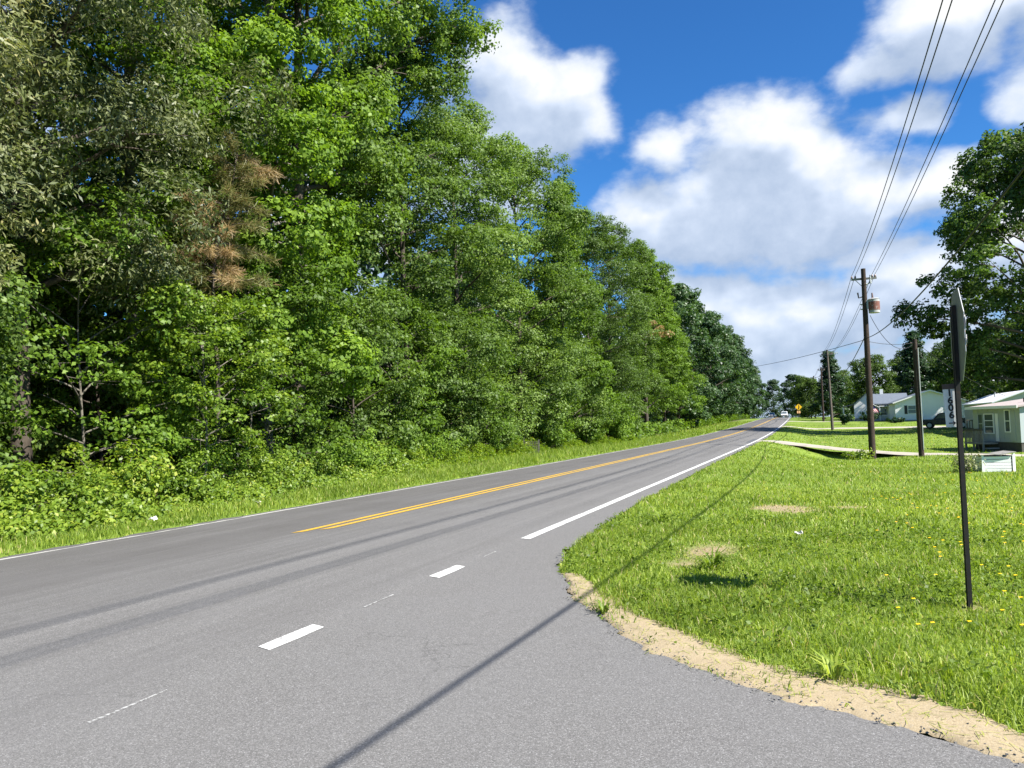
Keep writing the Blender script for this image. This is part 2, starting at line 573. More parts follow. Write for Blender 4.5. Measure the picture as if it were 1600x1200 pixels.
M['sign_red'] = simple('sign_red', (0.52, 0.02, 0.025), 0.4, 0.5, 0, 0.06, 4.0)
M['sign_white'] = simple('sign_white', (0.78, 0.79, 0.77), 0.5, 0.4, 0, 0.05, 12.0, (0.66, 0.66, 0.62))
M['sign_yellow'] = simple('sign_yellow', (0.85, 0.52, 0.02), 0.45, 0.4, 0, 0.05, 3.0)
M['sign_orange'] = simple('sign_orange', (0.82, 0.48, 0.24), 0.45, 0.4, 0, 0.05, 3.0)
M['black'] = simple('black', (0.012, 0.012, 0.014), 0.45, 0.4, 0, 0.2, 6.0)
M['brown_plate'] = simple('brown_plate', (0.10, 0.075, 0.065), 0.7, 0.3, 0, 0.3, 30.0)
M['cable'] = simple('cable', (0.012, 0.012, 0.013), 0.6, 0.3, 0, 0.2, 2.0)
M['tank_grey'] = simple('tank_grey', (0.34, 0.35, 0.35), 0.55, 0.4, 0, 0.12, 3.0, (0.28, 0.16, 0.12))
M['rust'] = simple('rust', (0.17, 0.075, 0.06), 0.85, 0.2, 0, 0.3, 3.0, (0.34, 0.32, 0.30))
M['porcelain'] = simple('porcelain', (0.16, 0.10, 0.08), 0.3, 0.6, 0, 0.1, 9.0)
M['car_white'] = simple('car_white', (0.78, 0.79, 0.80), 0.25, 0.6, 0, 0.03, 1.0)
M['car_black'] = simple('car_black', (0.012, 0.013, 0.016), 0.25, 0.6, 0, 0.1, 1.0)
M['tyre'] = simple('tyre', (0.02, 0.02, 0.02), 0.85, 0.2, 0, 0.2, 8.0)
M['rim'] = simple('rim', (0.45, 0.45, 0.46), 0.35, 0.5, 0.8, 0.1, 3.0)
M['lamp'] = simple('lamp', (0.85, 0.85, 0.82), 0.15, 0.6, 0, 0.03, 3.0)
M['lamp_red'] = simple('lamp_red', (0.40, 0.02, 0.02), 0.25, 0.6, 0, 0.05, 3.0)
M['flag_red'] = simple('flag_red', (0.50, 0.03, 0.05), 0.8, 0.2, 0, 0.08, 3.0)
M['flag_blue'] = simple('flag_blue', (0.02, 0.04, 0.20), 0.8, 0.2, 0, 0.08, 3.0)
M['flag_white'] = simple('flag_white', (0.75, 0.75, 0.75), 0.8, 0.2, 0, 0.05, 3.0)
M['litter'] = simple('litter', (0.50, 0.48, 0.44), 0.7, 0.3, 0, 0.08, 20.0)
M['petal'] = simple('petal', (0.85, 0.52, 0.01), 0.6, 0.2, 0, 0.1, 20.0)


# ------------------------------------------------------------------ lie of the land
def bend(Y):
    return -0.488e-4*np.maximum(0, np.asarray(Y, float)+33.2)**2 + 0.054


def roadz(Y):
    Y = np.asarray(Y, float)
    t = np.clip((Y-47.75)/191.6, 0, 1)
    z = 1.784*t*t*(3-2*t)
    return z - np.clip(Y-245, 0, 400)*0.012


YP = np.array([-200, 0, 7, 14, 20, 29, 38, 47, 54, 75, 100, 112, 120, 131, 156, 200, 245, 500, 1500.])
ZP = np.array([0, 0.0, 0.03, -0.08, -0.17, -0.29, -0.58, -0.80, -0.62, -0.46, -0.22, -0.05, 0.28, 0.72, 0.80, 1.35, 1.7, 0.4, -2.])
EY = np.array([-60, 0, 2.6, 3.6, 4.19, 4.46, 4.69, 5.01, 5.37, 6.04, 6.89, 7.71, 8.38, 9.36, 11.77, 15.35, 27.8, 57, 2000])
EX = np.array([60, 30, 6, 2, 0.8, 0.45, 0.0, -0.62, -1.04, -1.56, -2.11, -2.49, -2.75, -2.97, -3.15, -3.33, -3.5, -3.5, -3.5])


def asphalt_edge(Y):
    return np.interp(Y, EY, EX)


def smooth(a, b, x):
    t = np.clip((x-a)/(b-a), 0, 1)
    return t*t*(3-2*t)


def wob(X, Y, f=1.0, seed=0.0):
    return (np.sin(X*1.7*f+seed)*np.cos(Y*1.3*f-seed*2)+np.sin(X*0.61*f-Y*0.83*f+seed*3)+np.sin(X*2.9*f+Y*2.3*f+seed)*0.5)/2.5


def ground_z(X, Y):
    X = np.asarray(X, float)
    Y = np.asarray(Y, float)
    s = X-bend(Y)
    zr = roadz(Y)
    yard = np.interp(Y, YP, ZP)
    # cheap smoothing of the profile
    yard = (yard+np.interp(Y-3, YP, ZP)+np.interp(Y+3, YP, ZP))/3
    e = asphalt_edge(Y)
    u = smooth(0.0, 4.5, s-e)
    z = zr*(1-u)+yard*u
    z = z+0.035*wob(X, Y, 1.0)*smooth(0.2, 1.2, s-e)
    # ditch where the drive crosses
    z = z-0.85*np.exp(-((X-0.9)/2.3)**2-((Y-50.4)/2.6)**2)
    left = smooth(-10.5, -12.5, s)
    z = z+left*(-0.12+0.05*wob(X, Y, 0.8, 2.0))+smooth(-13, -30, s)*0.5
    under = (s > -10.45) & (s < e)
    z = np.where(under, zr-0.05, z)
    rim = (s >= e) & (s < e+0.25)
    z = np.where(rim, np.minimum(z, zr+0.0), z)
    return z


def gz(x, y):
    return float(ground_z(np.array([x]), np.array([y]))[0])


# bare patches in the lawn: x, y, rx, ry
BARE = [(-1.30, 9.85, 0.34, 0.62), (-0.6, 15.2, 0.60, 0.8), (0.55, 15.9, 0.36, 0.35), (-1.5, 8.95, 0.22, 0.32), (1.11, 7.3, 0.10, 0.12)]


def bare_mask(X, Y):
    b = np.zeros_like(X)
    w = 0.45*wob(X, Y, 6.0, 1.0)+0.55*wob(X, Y, 17.0, 3.0)
    for x, y, rx, ry in BARE:
        q = ((X-x)/rx)**2+((Y-y)/ry)**2
        b = np.maximum(b, smooth(1.4, 0.2, q+w))
    return b


def axis(segs):
    out = []
    for a, b, n in segs:
        out += list(np.linspace(a, b, n, endpoint=False))
    out.append(segs[-1][1])
    return np.array(out)


gx = axis([(-1800, -300, 6), (-300, -60, 10), (-60, -20, 20), (-20, -12, 20), (-12, -10, 10), (-10, -4, 8), (-4, 8, 52), (8, 30, 40), (30, 80, 20), (80, 300, 10), (300, 1800, 7)])
gy = axis([(-300, -20, 10), (-20, 3, 16), (3, 22, 80), (22, 60, 80), (60, 140, 80), (140, 320, 50), (320, 800, 20), (800, 3500, 8)])
GX, GY = np.meshgrid(gx, gy)
GZ = ground_z(GX, GY)
nx, ny = len(gx), len(gy)
I = np.arange(nx*ny).reshape(ny, nx)
Q = np.stack([I[:-1, :-1], I[:-1, 1:], I[1:, 1:], I[1:, :-1]], -1).reshape(-1, 4)
gl = smooth(-13.5, -16.0, GX-bend(GY))
me = np_mesh('ground', np.stack([GX, GY, GZ], -1).reshape(-1, 3), Q, smooth=True,
             point_attr={'bare': bare_mask(GX, GY).ravel(), 'litter': gl.ravel()})
tag(link('ground', me, M['ground']), kind='structure')


# ------------------------------------------------------------------ the road
def crown(s):
    return 0.1*np.clip(1-((s+6.97)/3.15)**2, 0, 1)


ry = axis([(-60, -6, 20), (-6, 2, 30), (2, 12, 120), (12, 60, 70), (60, 300, 110), (300, 700, 30)])
lat_main = np.linspace(-10.32, -3.9, 16)
rows, lats, alongs = [], [], []
for y in ry:
    e = float(asphalt_edge(y))
    e += 0.035*math.sin(y*5.1)+0.03*math.sin(y*13.7+1)+0.02*math.sin(y*31.0)
    right = -3.9+(e+3.9)*np.linspace(0.08, 1, 10)**1.3
    s = np.concatenate([lat_main, right])
    s[0] += 0.03*math.sin(y*3.7)+0.03*math.sin(y*9.1)
    z = float(roadz(y))+crown(s)
    rows.append(np.stack([s+float(bend(y)), np.full_like(s, y), z], 1))
    lats.append(s)
    alongs.append(np.full_like(s, y))
nr, nc = len(ry), len(rows[0])
I = np.arange(nr*nc).reshape(nr, nc)
Q = np.stack([I[:-1, :-1], I[:-1, 1:], I[1:, 1:], I[1:, :-1]], -1).reshape(-1, 4)
me = np_mesh('road', np.concatenate(rows), Q, smooth=True, point_attr={'lat': np.concatenate(lats), 'along': np.concatenate(alongs)})
road = tag(link('road', me, M['asphalt']), kind='structure')


def stripe(name, mat, s0, s1, y0, y1, lift=0.005, n=None, slant=0.0, label=None):
    n = n or max(2, int((y1-y0)/1.5)+1)
    ys = np.linspace(y0, y1, n)
    V, la, al = [], [], []
    for i, y in enumerate(ys):
        for k, s in enumerate((s0, s1)):
            yy = y+(slant*k if i in (0, n-1) else 0)
            ww = 0.006*math.sin(yy*7.3+k*2)
            V.append((s+ww+float(bend(yy)), yy, float(roadz(yy))+float(crown(np.array(s)))+lift))
            la.append(s)
            al.append(yy)
    Q = [(2*i, 2*i+1, 2*i+3, 2*i+2) for i in range(n-1)]
    me = np_mesh(name, np.array(V), np.array(Q), point_attr={'lat': la, 'along': al})
    o = link(name, me, mat, road)
    if label:
        o['label'] = label
    return o


stripe('edge_line', M['paint_white'], -3.92, -3.79, 10.25, 240, label='white edge line on the near side')
stripe('edge_line', M['paint_edge'], -10.15, -10.02, -40, 240, label='worn white edge line along the woods')
stripe('center_line', M['paint_yellow'], -7.24, -7.13, 9.45, 240, slant=0.22, lift=0.006, label='left yellow stripe')
stripe('center_line', M['paint_yellow'], -7.03, -6.92, 9.85, 240, slant=0.22, lift=0.006, label='right yellow stripe')
for y in (4.72, 7.46, 2.0, -0.75):
    stripe('lane_dash', M['paint_white'], -3.92, -3.785, y, y+0.67, n=3, slant=-0.03)
for y0, y1 in ((6.05, 6.58), (8.75, 9.15), (3.22, 3.78)):
    stripe('faded_dash_trace', M['paint_faded'], -3.855, -3.835, y0, y1, n=3)
stripe('dark_strip', simple('strip_grey', (0.085, 0.09, 0.10), 0.85, 0.25, 0, 0.25, 2.0), -6.85, -4.0, 53.5, 60.5, lift=0.008, n=8, slant=2.5, label='dark strip across the near lane')  # darker strip of colour laid flat over the near lane

# sandy verge at the corner
inner = np.array([(-2.62, 7.95), (-2.49, 7.71), (-2.11, 6.89), (-1.56, 6.04), (-1.04, 5.37), (-.62, 5.01), (0, 4.69), (.45, 4.46), (.8, 4.19), (2, 3.6), (6, 2.6)])
outer = np.array([(-2.50, 8.00), (-2.28, 7.75), (-1.95, 7.05), (-1.38, 6.35), (-0.98, 5.85), (-.45, 5.38), (0.0, 5.14), (.30, 4.96), (.64, 4.76), (.88, 4.56), (2.1, 4.0), (6.2, 3.0)])


def resample(P, n):
    d = np.r_[0, np.cumsum(np.hypot(*np.diff(P, axis=0).T))]
    t = np.linspace(0, d[-1], n)
    return np.stack([np.interp(t, d, P[:, 0]), np.interp(t, d, P[:, 1])], 1)


ns, nw = 260, 14
A, B = resample(inner, ns), resample(outer, ns)
for arr, sd in ((A, 0.0), (B, 3.0)):
    t = np.arange(ns)
    arr += (0.030*np.sin(t*0.17+sd)+0.022*np.sin(t*0.61+sd*2)+0.014*rng.normal(size=ns))[:, None]*np.array([0.5, 0.85])
V = []
for i in range(ns):
    for k in range(nw):
        w = (k/(nw-1))*1.35-0.12
        p = A[i]*(1-w)+B[i]*w
        hgt = 0.009+0.009*math.sin(min(max(w, 0), 1)*math.pi)+0.004*float(wob(p[0], p[1], 7.0))
        if k == 0:
            hgt = -0.01
        if k == nw-1:
            hgt = -0.02
        V.append((p[0], p[1], max(0, gz(p[0], p[1])) * min(1, max(0, w))+hgt))
I = np.arange(ns*nw).reshape(ns, nw)
Q = np.stack([I[:-1, :-1], I[:-1, 1:], I[1:, 1:], I[1:, :-1]], -1).reshape(-1, 4)
tag(link('sandy_verge', np_mesh('sandy_verge', np.array(V), Q, smooth=True), M['sand']), kind='structure')
OUT = resample(outer, 400)


def sand_edge_y(X):
    """far side of the sand strip"""
    return np.interp(X, outer[:, 0], outer[:, 1])


# driveways
def ribbon(name, P, widths, mat, lift=0.05, n=60, drop=True):
    P = np.array(P, float)
    c = resample(P, n)
    d = np.r_[0, np.cumsum(np.hypot(*np.diff(P, axis=0).T))]
    t = np.linspace(0, d[-1], n)
    w = np.interp(t, d, widths)
    tg = np.gradient(c, axis=0)
    tg /= np.linalg.norm(tg, axis=1)[:, None]
    nrm = np.stack([-tg[:, 1], tg[:, 0]], 1)
    V, Q = [], []
    m = 6
    for i in range(n):
        for k in range(m):
            a = (k/(m-1)-0.5)*w[i]+0.08*math.sin(i*1.3+k)
            p = c[i]+nrm[i]*a
            z = gz(p[0], p[1])+lift
            if drop:
                z = max(z, P_z(p[0], p[1]))
            V.append((p[0], p[1], z if 0 < k < m-1 else z-0.12))
    I = np.arange(n*m).reshape(n, m)
    Q = np.stack([I[:-1, :-1], I[:-1, 1:], I[1:, 1:], I[1:, :-1]], -1).reshape(-1, 4)
    return tag(link(name, np_mesh(name, np.array(V), Q, smooth=True), mat), kind='structure')


def P_z(x, y):
    # the drive bridges the ditch on a low bank
    return float(np.interp(x, [-4, -2.5, 1.5, 4.5, 8, 40], [0.0, -0.02, -0.42, -0.62, -0.70, -5]))


DRIVE1 = [(-3.6, 58.5), (-1.5, 56.5), (1.5, 53.6), (5, 51.2), (9.5, 49.0), (16, 47.0)]
ribbon('driveway', DRIVE1, [4.2, 2.2, 1.7, 1.5, 1.4, 1.4], M['concrete'])
ribbon('driveway', [(-5.2, 112), (2, 113.5), (8, 113), (20, 111), (30, 110)], [4, 3, 4.5, 6.5, 6.5], M['concrete'], drop=False)
ribbon('driveway', [(-7.0, 152), (2, 147), (9, 140)], [4, 3, 3], M['concrete'], drop=False)


# ------------------------------------------------------------------ leaves, trees, shrubs
def leaf_quads(r, pos, out, L, W, up=0.45, outw=0.75, rnd=0.5, droop=0.25):
    n = len(pos)
    nrm = np.array([0, 0, up])+out*outw+r.normal(size=(n, 3))*rnd
    nrm /= np.linalg.norm(nrm, axis=1)[:, None]+1e-9
    ax = r.normal(size=(n, 3))+out*0.6-np.array([0, 0, droop])
    ax -= nrm*(ax*nrm).sum(1)[:, None]
    ax /= np.linalg.norm(ax, axis=1)[:, None]+1e-9
    sd = np.cross(nrm, ax)
    s = r.uniform(0.65, 1.3, n)[:, None]
    L = L*s
    W = W*s
    fold = nrm*W*0.18
    V = np.empty((n, 4, 3), np.float32)
    V[:, 0] = pos-ax*L*0.5
    V[:, 1] = pos+sd*W*0.5+fold+ax*L*0.06
    V[:, 2] = pos+ax*L*0.5-fold*0.5
    V[:, 3] = pos-sd*W*0.5+fold+ax*L*0.06
    return V.reshape(-1, 3)


def clump_leaves(r, cen, rad, n_each, axis_xy, L, W, flat=0.55, tone_c=0.5, tone_sd=0.18, dirs=None, tone_add=None, **kw):
    m = len(cen)
    k = m*n_each
    idx = np.repeat(np.arange(m), n_each)
    d = r.normal(size=(k, 3))
    d /= np.linalg.norm(d, axis=1)[:, None]
    rr = r.uniform(0.12, 1.0, k)**0.45
    off = d*rr[:, None]*rad[idx][:, None]
    off[:, 2] *= flat
    pos = cen[idx]+off
    o = pos-np.stack([np.full(k, axis_xy[0]), np.full(k, axis_xy[1]), pos[:, 2]*0.85], 1)
    o = o/(np.linalg.norm(o, axis=1)[:, None]+1e-6)*0.55+d*0.75
    if dirs is not None:
        o = dirs[idx]*0.85+d*0.45
    V = leaf_quads(r, pos, o, L, W, **kw)
    tc = r.normal(0, tone_sd*0.6, m)
    if tone_add is not None:
        tc = tc+tone_add
    tone = np.clip(tone_c+tc[idx]+r.normal(0, tone_sd, k), 0.0, 1.0)
    return V, tone


def leaf_mesh(name, V, tone):
    n = len(V)//4
    return np_mesh(name, V, np.arange(4*n).reshape(n, 4), face_attr={'tone': tone})


PROF = {'oval': lambda t: np.sin(np.pi*np.clip(0.14+0.80*t, 0, 1))**0.7,
        'round': lambda t: np.sqrt(np.clip(1-(2*t-0.85)**2/1.35, 0.02, 1)),
        'cone': lambda t: np.clip(1.02-t, 0.04, 1)**0.75,
        'column': lambda t: np.sin(np.pi*np.clip(0.18+0.77*t, 0, 1))**0.45}


def make_tree(name, seed, Ht, cb, Rad, prof, nl, subs, n_leaf, L, W, clump=0.6, tone_c=0.5, trunk_r=0.2, lean=(0, 0), fork=0.0, flat=0.55, skin=0, rise=0.3, tone_sd=0.16, extra=None, sub=0.42, **kw):
    """trunk mesh and crown mesh around the local origin"""
    r = np.random.default_rng(seed)
    mb = MB()
    tp = []
    for i in range(8):
        t = i/7
        tp.append((lean[0]*t*t+0.25*math.sin(t*3+seed)*t, lean[1]*t*t+0.25*math.cos(t*2.4+seed)*t, Ht*0.93*t-0.3))
    tr = [trunk_r*(1.25 if i == 0 else 1.0)*(1-0.86*i/7) for i in range(8)]
    mb.tube(tp, tr, 8)
    TP = np.array(tp)

    def trunk_at(z):
        return np.array([np.interp(z, TP[:, 2], TP[:, 0]), np.interp(z, TP[:, 2], TP[:, 1]), z])
    lobes = []

    def limb(p0, az, ln, up, r0, ns, nlob=2):
        pts = [np.array(p0)]
        a, e = az, up
        for j in range(5):
            st = ln/5
            e2 = e*(1-0.12*j)
            pts.append(pts[-1]+st*np.array([math.cos(a)*math.cos(e2), math.sin(a)*math.cos(e2), math.sin(e2)]))
            a += r.normal(0, 0.16)
        mb.tube(pts, [r0*(1-0.17*j) for j in range(6)], 5, caps=False)
        P = np.array(pts)
        lobes.append((P[-1], clump*r.uniform(0.85, 1.15)))
        for q in range(ns):
            u = r.uniform(0.40 if ln < 8 else 0.22, 0.98)*5
            j = min(int(u), 4)
            b = P[j]+(P[j+1]-P[j])*(u-j)
            sa = a+r.choice([-1, 1])*r.uniform(0.5, 1.3)
            sl = min(ln, 6.0)*r.uniform(0.16, 0.38)*(1.15-0.5*u/5)+0.3
            e3 = r.uniform(-0.2, 0.6)
            tip = b+sl*np.array([math.cos(sa)*math.cos(e3), math.sin(sa)*math.cos(e3), math.sin(e3)])
            mb.tube([b, (b+tip)/2+r.normal(0, 0.04, 3), tip], [r0*0.30, r0*0.2, r0*0.08], 4, caps=False)
            if q < nlob:
                lobes.append((tip, clump*r.uniform(0.55, 1.0)))
            else:
                lobes.append((tip, clump*r.uniform(0.3, 0.5)))
    for i in range(nl):
        t = (i+0.5+r.uniform(-0.4, 0.4))/nl
        z = cb+(Ht*0.92-cb)*t
        ln = max(0.3, Rad*float(PROF[prof](t))*r.uniform(0.70, 1.22)-clump*0.6)
        limb(trunk_at(z), i*2.39996+r.normal(0, 0.3), ln, rise+0.75*t+r.normal(0, 0.12), trunk_r*0.42*(1-0.6*t)+0.012, subs)
    for ex in (extra or []):
        limb(trunk_at(ex[0]), ex[1], ex[2], ex[3], ex[4], ex[5], ex[5]//2)
    top = trunk_at(Ht*0.9)
    lobes.append((top, clump*0.8))
    for k in range(skin):
        t = r.uniform(0, 1)
        a = r.uniform(0, 2*np.pi)
        rr = max(0.2, Rad*float(PROF[prof](t))*r.uniform(0.55, 0.95)-clump*0.5)
        c0 = trunk_at(cb+(Ht*0.95-cb)*t)
        lobes.append((c0+np.array([rr*math.cos(a), rr*math.sin(a), 0]), clump*r.uniform(0.6, 1.0)))
    # each billow carries sprays of leaves on its outer and upper side
    cen, rad, dirs, tadd = [], [], [], []
    for c, lr in lobes:
        axp = trunk_at(min(max(c[2], 0), Ht*0.9))
        outv = c-axp
        outv[2] *= 0.3
        outv = outv/(np.linalg.norm(outv)+1e-6)
        k = max(3, int(20*(lr/1.2)**2*(0.42/sub)**2))
        dd = r.normal(size=(k, 3))+outv*0.75+np.array([0, 0, 0.45])
        dd /= np.linalg.norm(dd, axis=1)[:, None]
        lt = r.normal(0, 0.10)
        for q in range(k):
            cen.append(c+dd[q]*lr*r.uniform(0.70, 1.06)*np.array([1, 1, 0.85]))
            rad.append(sub*r.uniform(0.7, 1.3))
            dirs.append(dd[q])
            tadd.append(lt)
    cen, rad, dirs = np.array(cen), np.array(rad), np.array(dirs)
    n_each = max(3, int(n_leaf/len(cen)))
    V, tone = clump_leaves(r, cen, rad, n_each, (0, 0), L, W, flat, tone_c, tone_sd, dirs=dirs, tone_add=np.array(tadd), **kw)
    me_t = mb_mesh(mb, name+'_trunk')
    return me_t, leaf_mesh(name+'_crown', V, tone)


def mb_mesh(mb, name):
    me = bpy.data.meshes.new(name)
    me.from_pydata([tuple(map(float, p)) for p in mb.v], [], mb.f)
    me.polygons.foreach_set('use_smooth', [True]*len(me.polygons))
    me.update()
    return me


KIND = {}


def kind(key, leafmat, barkmat, **kw):
    t, c = make_tree(key, **kw)
    t.materials.append(M[barkmat])
    c.materials.append(M[leafmat])
    KIND[key] = (t, c)


def plant_tree(name, key, x, y, rz, sc, label, group=None, cat='tree', dz=0.0):
    o = empty(name, (x, y, gz(x, y)+dz), rz, label, cat, group, sc)
    t = link('trunk', KIND[key][0], None, o)
    c = link('crown', KIND[key][1], None, o)
    return o


kind('oak', 'leaf_oak', 'bark', seed=11, Ht=17, cb=3.8, Rad=5.1, prof='column', nl=34, subs=5, n_leaf=135000, L=0.14, W=0.042, clump=1.2, trunk_r=0.22, skin=60, tone_c=0.52, flat=0.6, droop=0.5, rnd=0.6, sub=0.38)
kind('gum', 'leaf_gum', 'bark_pale', seed=23, Ht=19, cb=2.6, Rad=4.1, prof='column', nl=36, subs=4, n_leaf=90000, L=0.125, W=0.10, clump=1.05, trunk_r=0.22, skin=22, tone_c=0.55, flat=0.5, sub=0.36)
kind('tulip', 'leaf_mid', 'bark', seed=31, Ht=27, cb=8, Rad=5.0, prof='round', nl=24, subs=4, n_leaf=84000, L=0.155, W=0.12, clump=1.25, trunk_r=0.34, skin=24, tone_c=0.62, flat=0.55, sub=0.45, extra=[(11.0, 1.20, 15.5, 1.02, 0.15, 34), (14.0, 1.05, 11.5, 1.0, 0.12, 22), (9.5, 1.3, 9.0, 0.80, 0.10, 16)])
kind('maple', 'leaf_mid', 'bark', seed=41, Ht=20, cb=1.6, Rad=4.8, prof='column', nl=30, subs=4, n_leaf=72000, L=0.145, W=0.105, clump=1.35, trunk_r=0.22, skin=30, tone_c=0.55, flat=0.5, sub=0.42)
kind('elm', 'leaf_mid', 'bark', seed=53, Ht=20, cb=1.6, Rad=4.7, prof='oval', nl=30, subs=4, n_leaf=72000, L=0.15, W=0.09, clump=1.3, trunk_r=0.22, skin=30, tone_c=0.45, flat=0.42, droop=0.6, sub=0.45)
kind('hornbeam', 'leaf_gum', 'bark', seed=59, Ht=20, cb=1.4, Rad=4.5, prof='cone', nl=30, subs=4, n_leaf=60000, L=0.17, W=0.115, clump=1.25, trunk_r=0.2, skin=20, tone_c=0.30, flat=0.5, sub=0.45)
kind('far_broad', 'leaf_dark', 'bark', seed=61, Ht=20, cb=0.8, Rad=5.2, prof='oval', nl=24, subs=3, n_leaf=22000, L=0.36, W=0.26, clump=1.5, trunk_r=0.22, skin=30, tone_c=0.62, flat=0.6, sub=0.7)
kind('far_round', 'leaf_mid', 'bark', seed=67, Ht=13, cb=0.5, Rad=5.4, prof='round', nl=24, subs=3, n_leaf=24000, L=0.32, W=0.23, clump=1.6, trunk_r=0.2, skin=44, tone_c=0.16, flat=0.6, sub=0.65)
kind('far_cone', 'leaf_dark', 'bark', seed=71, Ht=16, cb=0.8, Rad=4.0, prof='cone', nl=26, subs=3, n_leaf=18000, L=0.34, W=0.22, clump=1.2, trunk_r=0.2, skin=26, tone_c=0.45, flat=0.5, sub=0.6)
kind('yard_oak', 'leaf_mid', 'bark', seed=83, Ht=24, cb=3.0, Rad=8.8, prof='round', nl=40, subs=5, n_leaf=72000, L=0.29, W=0.20, clump=1.75, trunk_r=0.36, skin=36, tone_c=0.24, flat=0.6, sub=0.62)
kind('understory', 'leaf_gum', 'bark_pale', seed=91, Ht=6.5, cb=0.35, Rad=2.9, prof='round', nl=22, subs=4, n_leaf=18000, L=0.11, W=0.08, clump=0.66, trunk_r=0.045, skin=26, tone_c=0.30, flat=0.4, sub=0.28)
kind('understory_yellow', 'leaf_yellow', 'bark_pale', seed=97, Ht=6.0, cb=1.4, Rad=2.6, prof='round', nl=20, subs=4, n_leaf=15000, L=0.11, W=0.085, clump=0.6, trunk_r=0.05, skin=10, tone_c=0.5, flat=0.4, sub=0.28)
kind('thicket', 'leaf_mid', 'bark', seed=99, Ht=6.5, cb=0.2, Rad=2.7, prof='column', nl=24, subs=4, n_leaf=18000, L=0.125, W=0.085, clump=0.8, trunk_r=0.06, skin=18, tone_c=0.55, flat=0.5, sub=0.34)


def make_pine():
    r = np.random.default_rng(5)
    mb = MB()
    pts = [(0.05*i*math.sin(i), 0.10*i, i*1.25-0.2) for i in range(9)]
    mb.tube(pts, [0.075*(1-0.09*i) for i in range(9)], 7)
    V, tone = [], []
    for k in range(46):
        z = 5.7+3.9*(k/46)
        a = k*2.4
        ln = r.uniform(0.6, 1.7)*(1.0-0.25*k/46)
        b = np.array([0.05*(z/1.25)*math.sin(z/1.25), 0.08*z, z])
        d = np.array([math.cos(a), math.sin(a), r.uniform(-0.35, 0.25)])
        tip = b+d*ln
        mb.tube([b, (b+tip)/2+np.array([0, 0, 0.06]), tip], [0.028, 0.02, 0.01], 4, caps=False)
        n = 360
        u = r.uniform(0.25, 1.05, n)
        pos = b+d*ln*u[:, None]+r.normal(0, 0.05, (n, 3))
        dr = r.normal(size=(n, 3))+d*0.8+np.array([0, 0, -0.1])
        dr /= np.linalg.norm(dr, axis=1)[:, None]
        sd = np.cross(dr, r.normal(size=(n, 3)))
        sd /= np.linalg.norm(sd, axis=1)[:, None]
        Ln = r.uniform(0.16, 0.32, n)[:, None]
        q = np.empty((n, 4, 3), np.float32)
        q[:, 0] = pos-sd*0.006
        q[:, 1] = pos+sd*0.006
        q[:, 2] = pos+dr*Ln+sd*0.003
        q[:, 3] = pos+dr*Ln-sd*0.003
        V.append(q.reshape(-1, 3))
        brown = 0.72 if (k % 5) in (0, 2, 3) and k > 4 else 0.30
        tone.append(np.clip(brown+r.normal(0, 0.15, n), 0, 1))
    c = leaf_mesh('pine_crown', np.concatenate(V), np.concatenate(tone))
    t = mb_mesh(mb, 'pine_trunk')
    t.materials.append(M['bark'])
    c.materials.append(M['leaf_brown'])
    KIND['pine'] = (t, c)


make_pine()

WOOD = 'trees along the edge of the roadside woods'
FOREST = [
    # kind, name, x, y, rot, scale, label
    ('oak', 'oak_tree', -17.0, 6.8, 0.4, 1.10, 'grey-green oak filling the left edge of the picture'),
    ('oak', 'oak_tree', -17.0, 12.4, 2.3, 1.08, 'big glossy grey-green oak left of the browning pine'),
    ('gum', 'sweetgum_tree', -17.3, 21.2, 0.0, 1.18, 'bright green sweetgum just right of the browning pine'),
    ('gum', 'sweetgum_tree', -18.6, 17.0, 1.9, 1.15, 'bright green tree between the oak and the sweetgum, set back'),
    ('tulip', 'tulip_tree', -17.8, 23.6, 0.30, 1.0, 'tallest tree whose long limb reaches over the road against the sky'),
    ('maple', 'maple_tree', -17.6, 31.5, 1.0, 0.98, 'full green maple under the long overhanging limb'),
    ('elm', 'elm_tree', -18.4, 38.5, 2.0, 1.0, 'feathery green elm right of the overhanging limb, next to the sky'),
    ('maple', 'maple_tree', -18.0, 47.0, 3.1, 1.0, 'green tree with a pointed top below the left-hand cloud'),
    ('hornbeam', 'hornbeam_tree', -17.4, 55.0, 0.6, 1.02, 'yellow-green tree at the middle of the wood edge'),
    ('elm', 'elm_tree', -18.0, 63.5, 4.0, 1.0, 'dense elm behind the rounded shrub that ends the hedge'),
    ('maple', 'maple_tree', -18.4, 73.0, 5.2, 1.02, 'dark green tree with a patch of dead brown leaves beside it'),
    ('hornbeam', 'hornbeam_tree', -17.6, 85.0, 2.6, 1.10, 'olive green conical tree leaning towards the road past the hedge'),
    ('hornbeam', 'hornbeam_tree', -17.8, 97.0, 4.4, 1.08, 'last yellowish tree before the dark far trees'),
    ('far_broad', 'broadleaf_tree', -18.5, 112.0, 0.3, 1.05, 'first of the dark far trees by the road bend'),
    ('far_broad', 'broadleaf_tree', -19.0, 130.0, 1.5, 1.05, 'second of the dark far trees by the road bend'),
    ('far_broad', 'broadleaf_tree', -18.5, 150.0, 2.6, 1.08, 'third of the dark far trees, its top stands out on the sky'),
    ('far_broad', 'broadleaf_tree', -19.0, 172.0, 3.9, 1.06, 'fourth of the dark far trees by the road bend'),
    ('far_broad', 'broadleaf_tree', -19.5, 196.0, 5.0, 1.05, 'fifth of the dark far trees, tall and rounded'),
    ('far_broad', 'broadleaf_tree', -20.5, 222.0, 0.9, 1.02, 'last of the dark far trees, stepping down to the gap at the road end'),
]
for key, nm, x, y, rz, sc, lb in FOREST:
    plant_tree(nm, key, x, y, rz, sc, lb, WOOD)
plant_tree('pine_tree', 'pine', -14.8, 16.0, 0.2, 0.98, 'small pine with browning needles between the oak and the sweetgum')
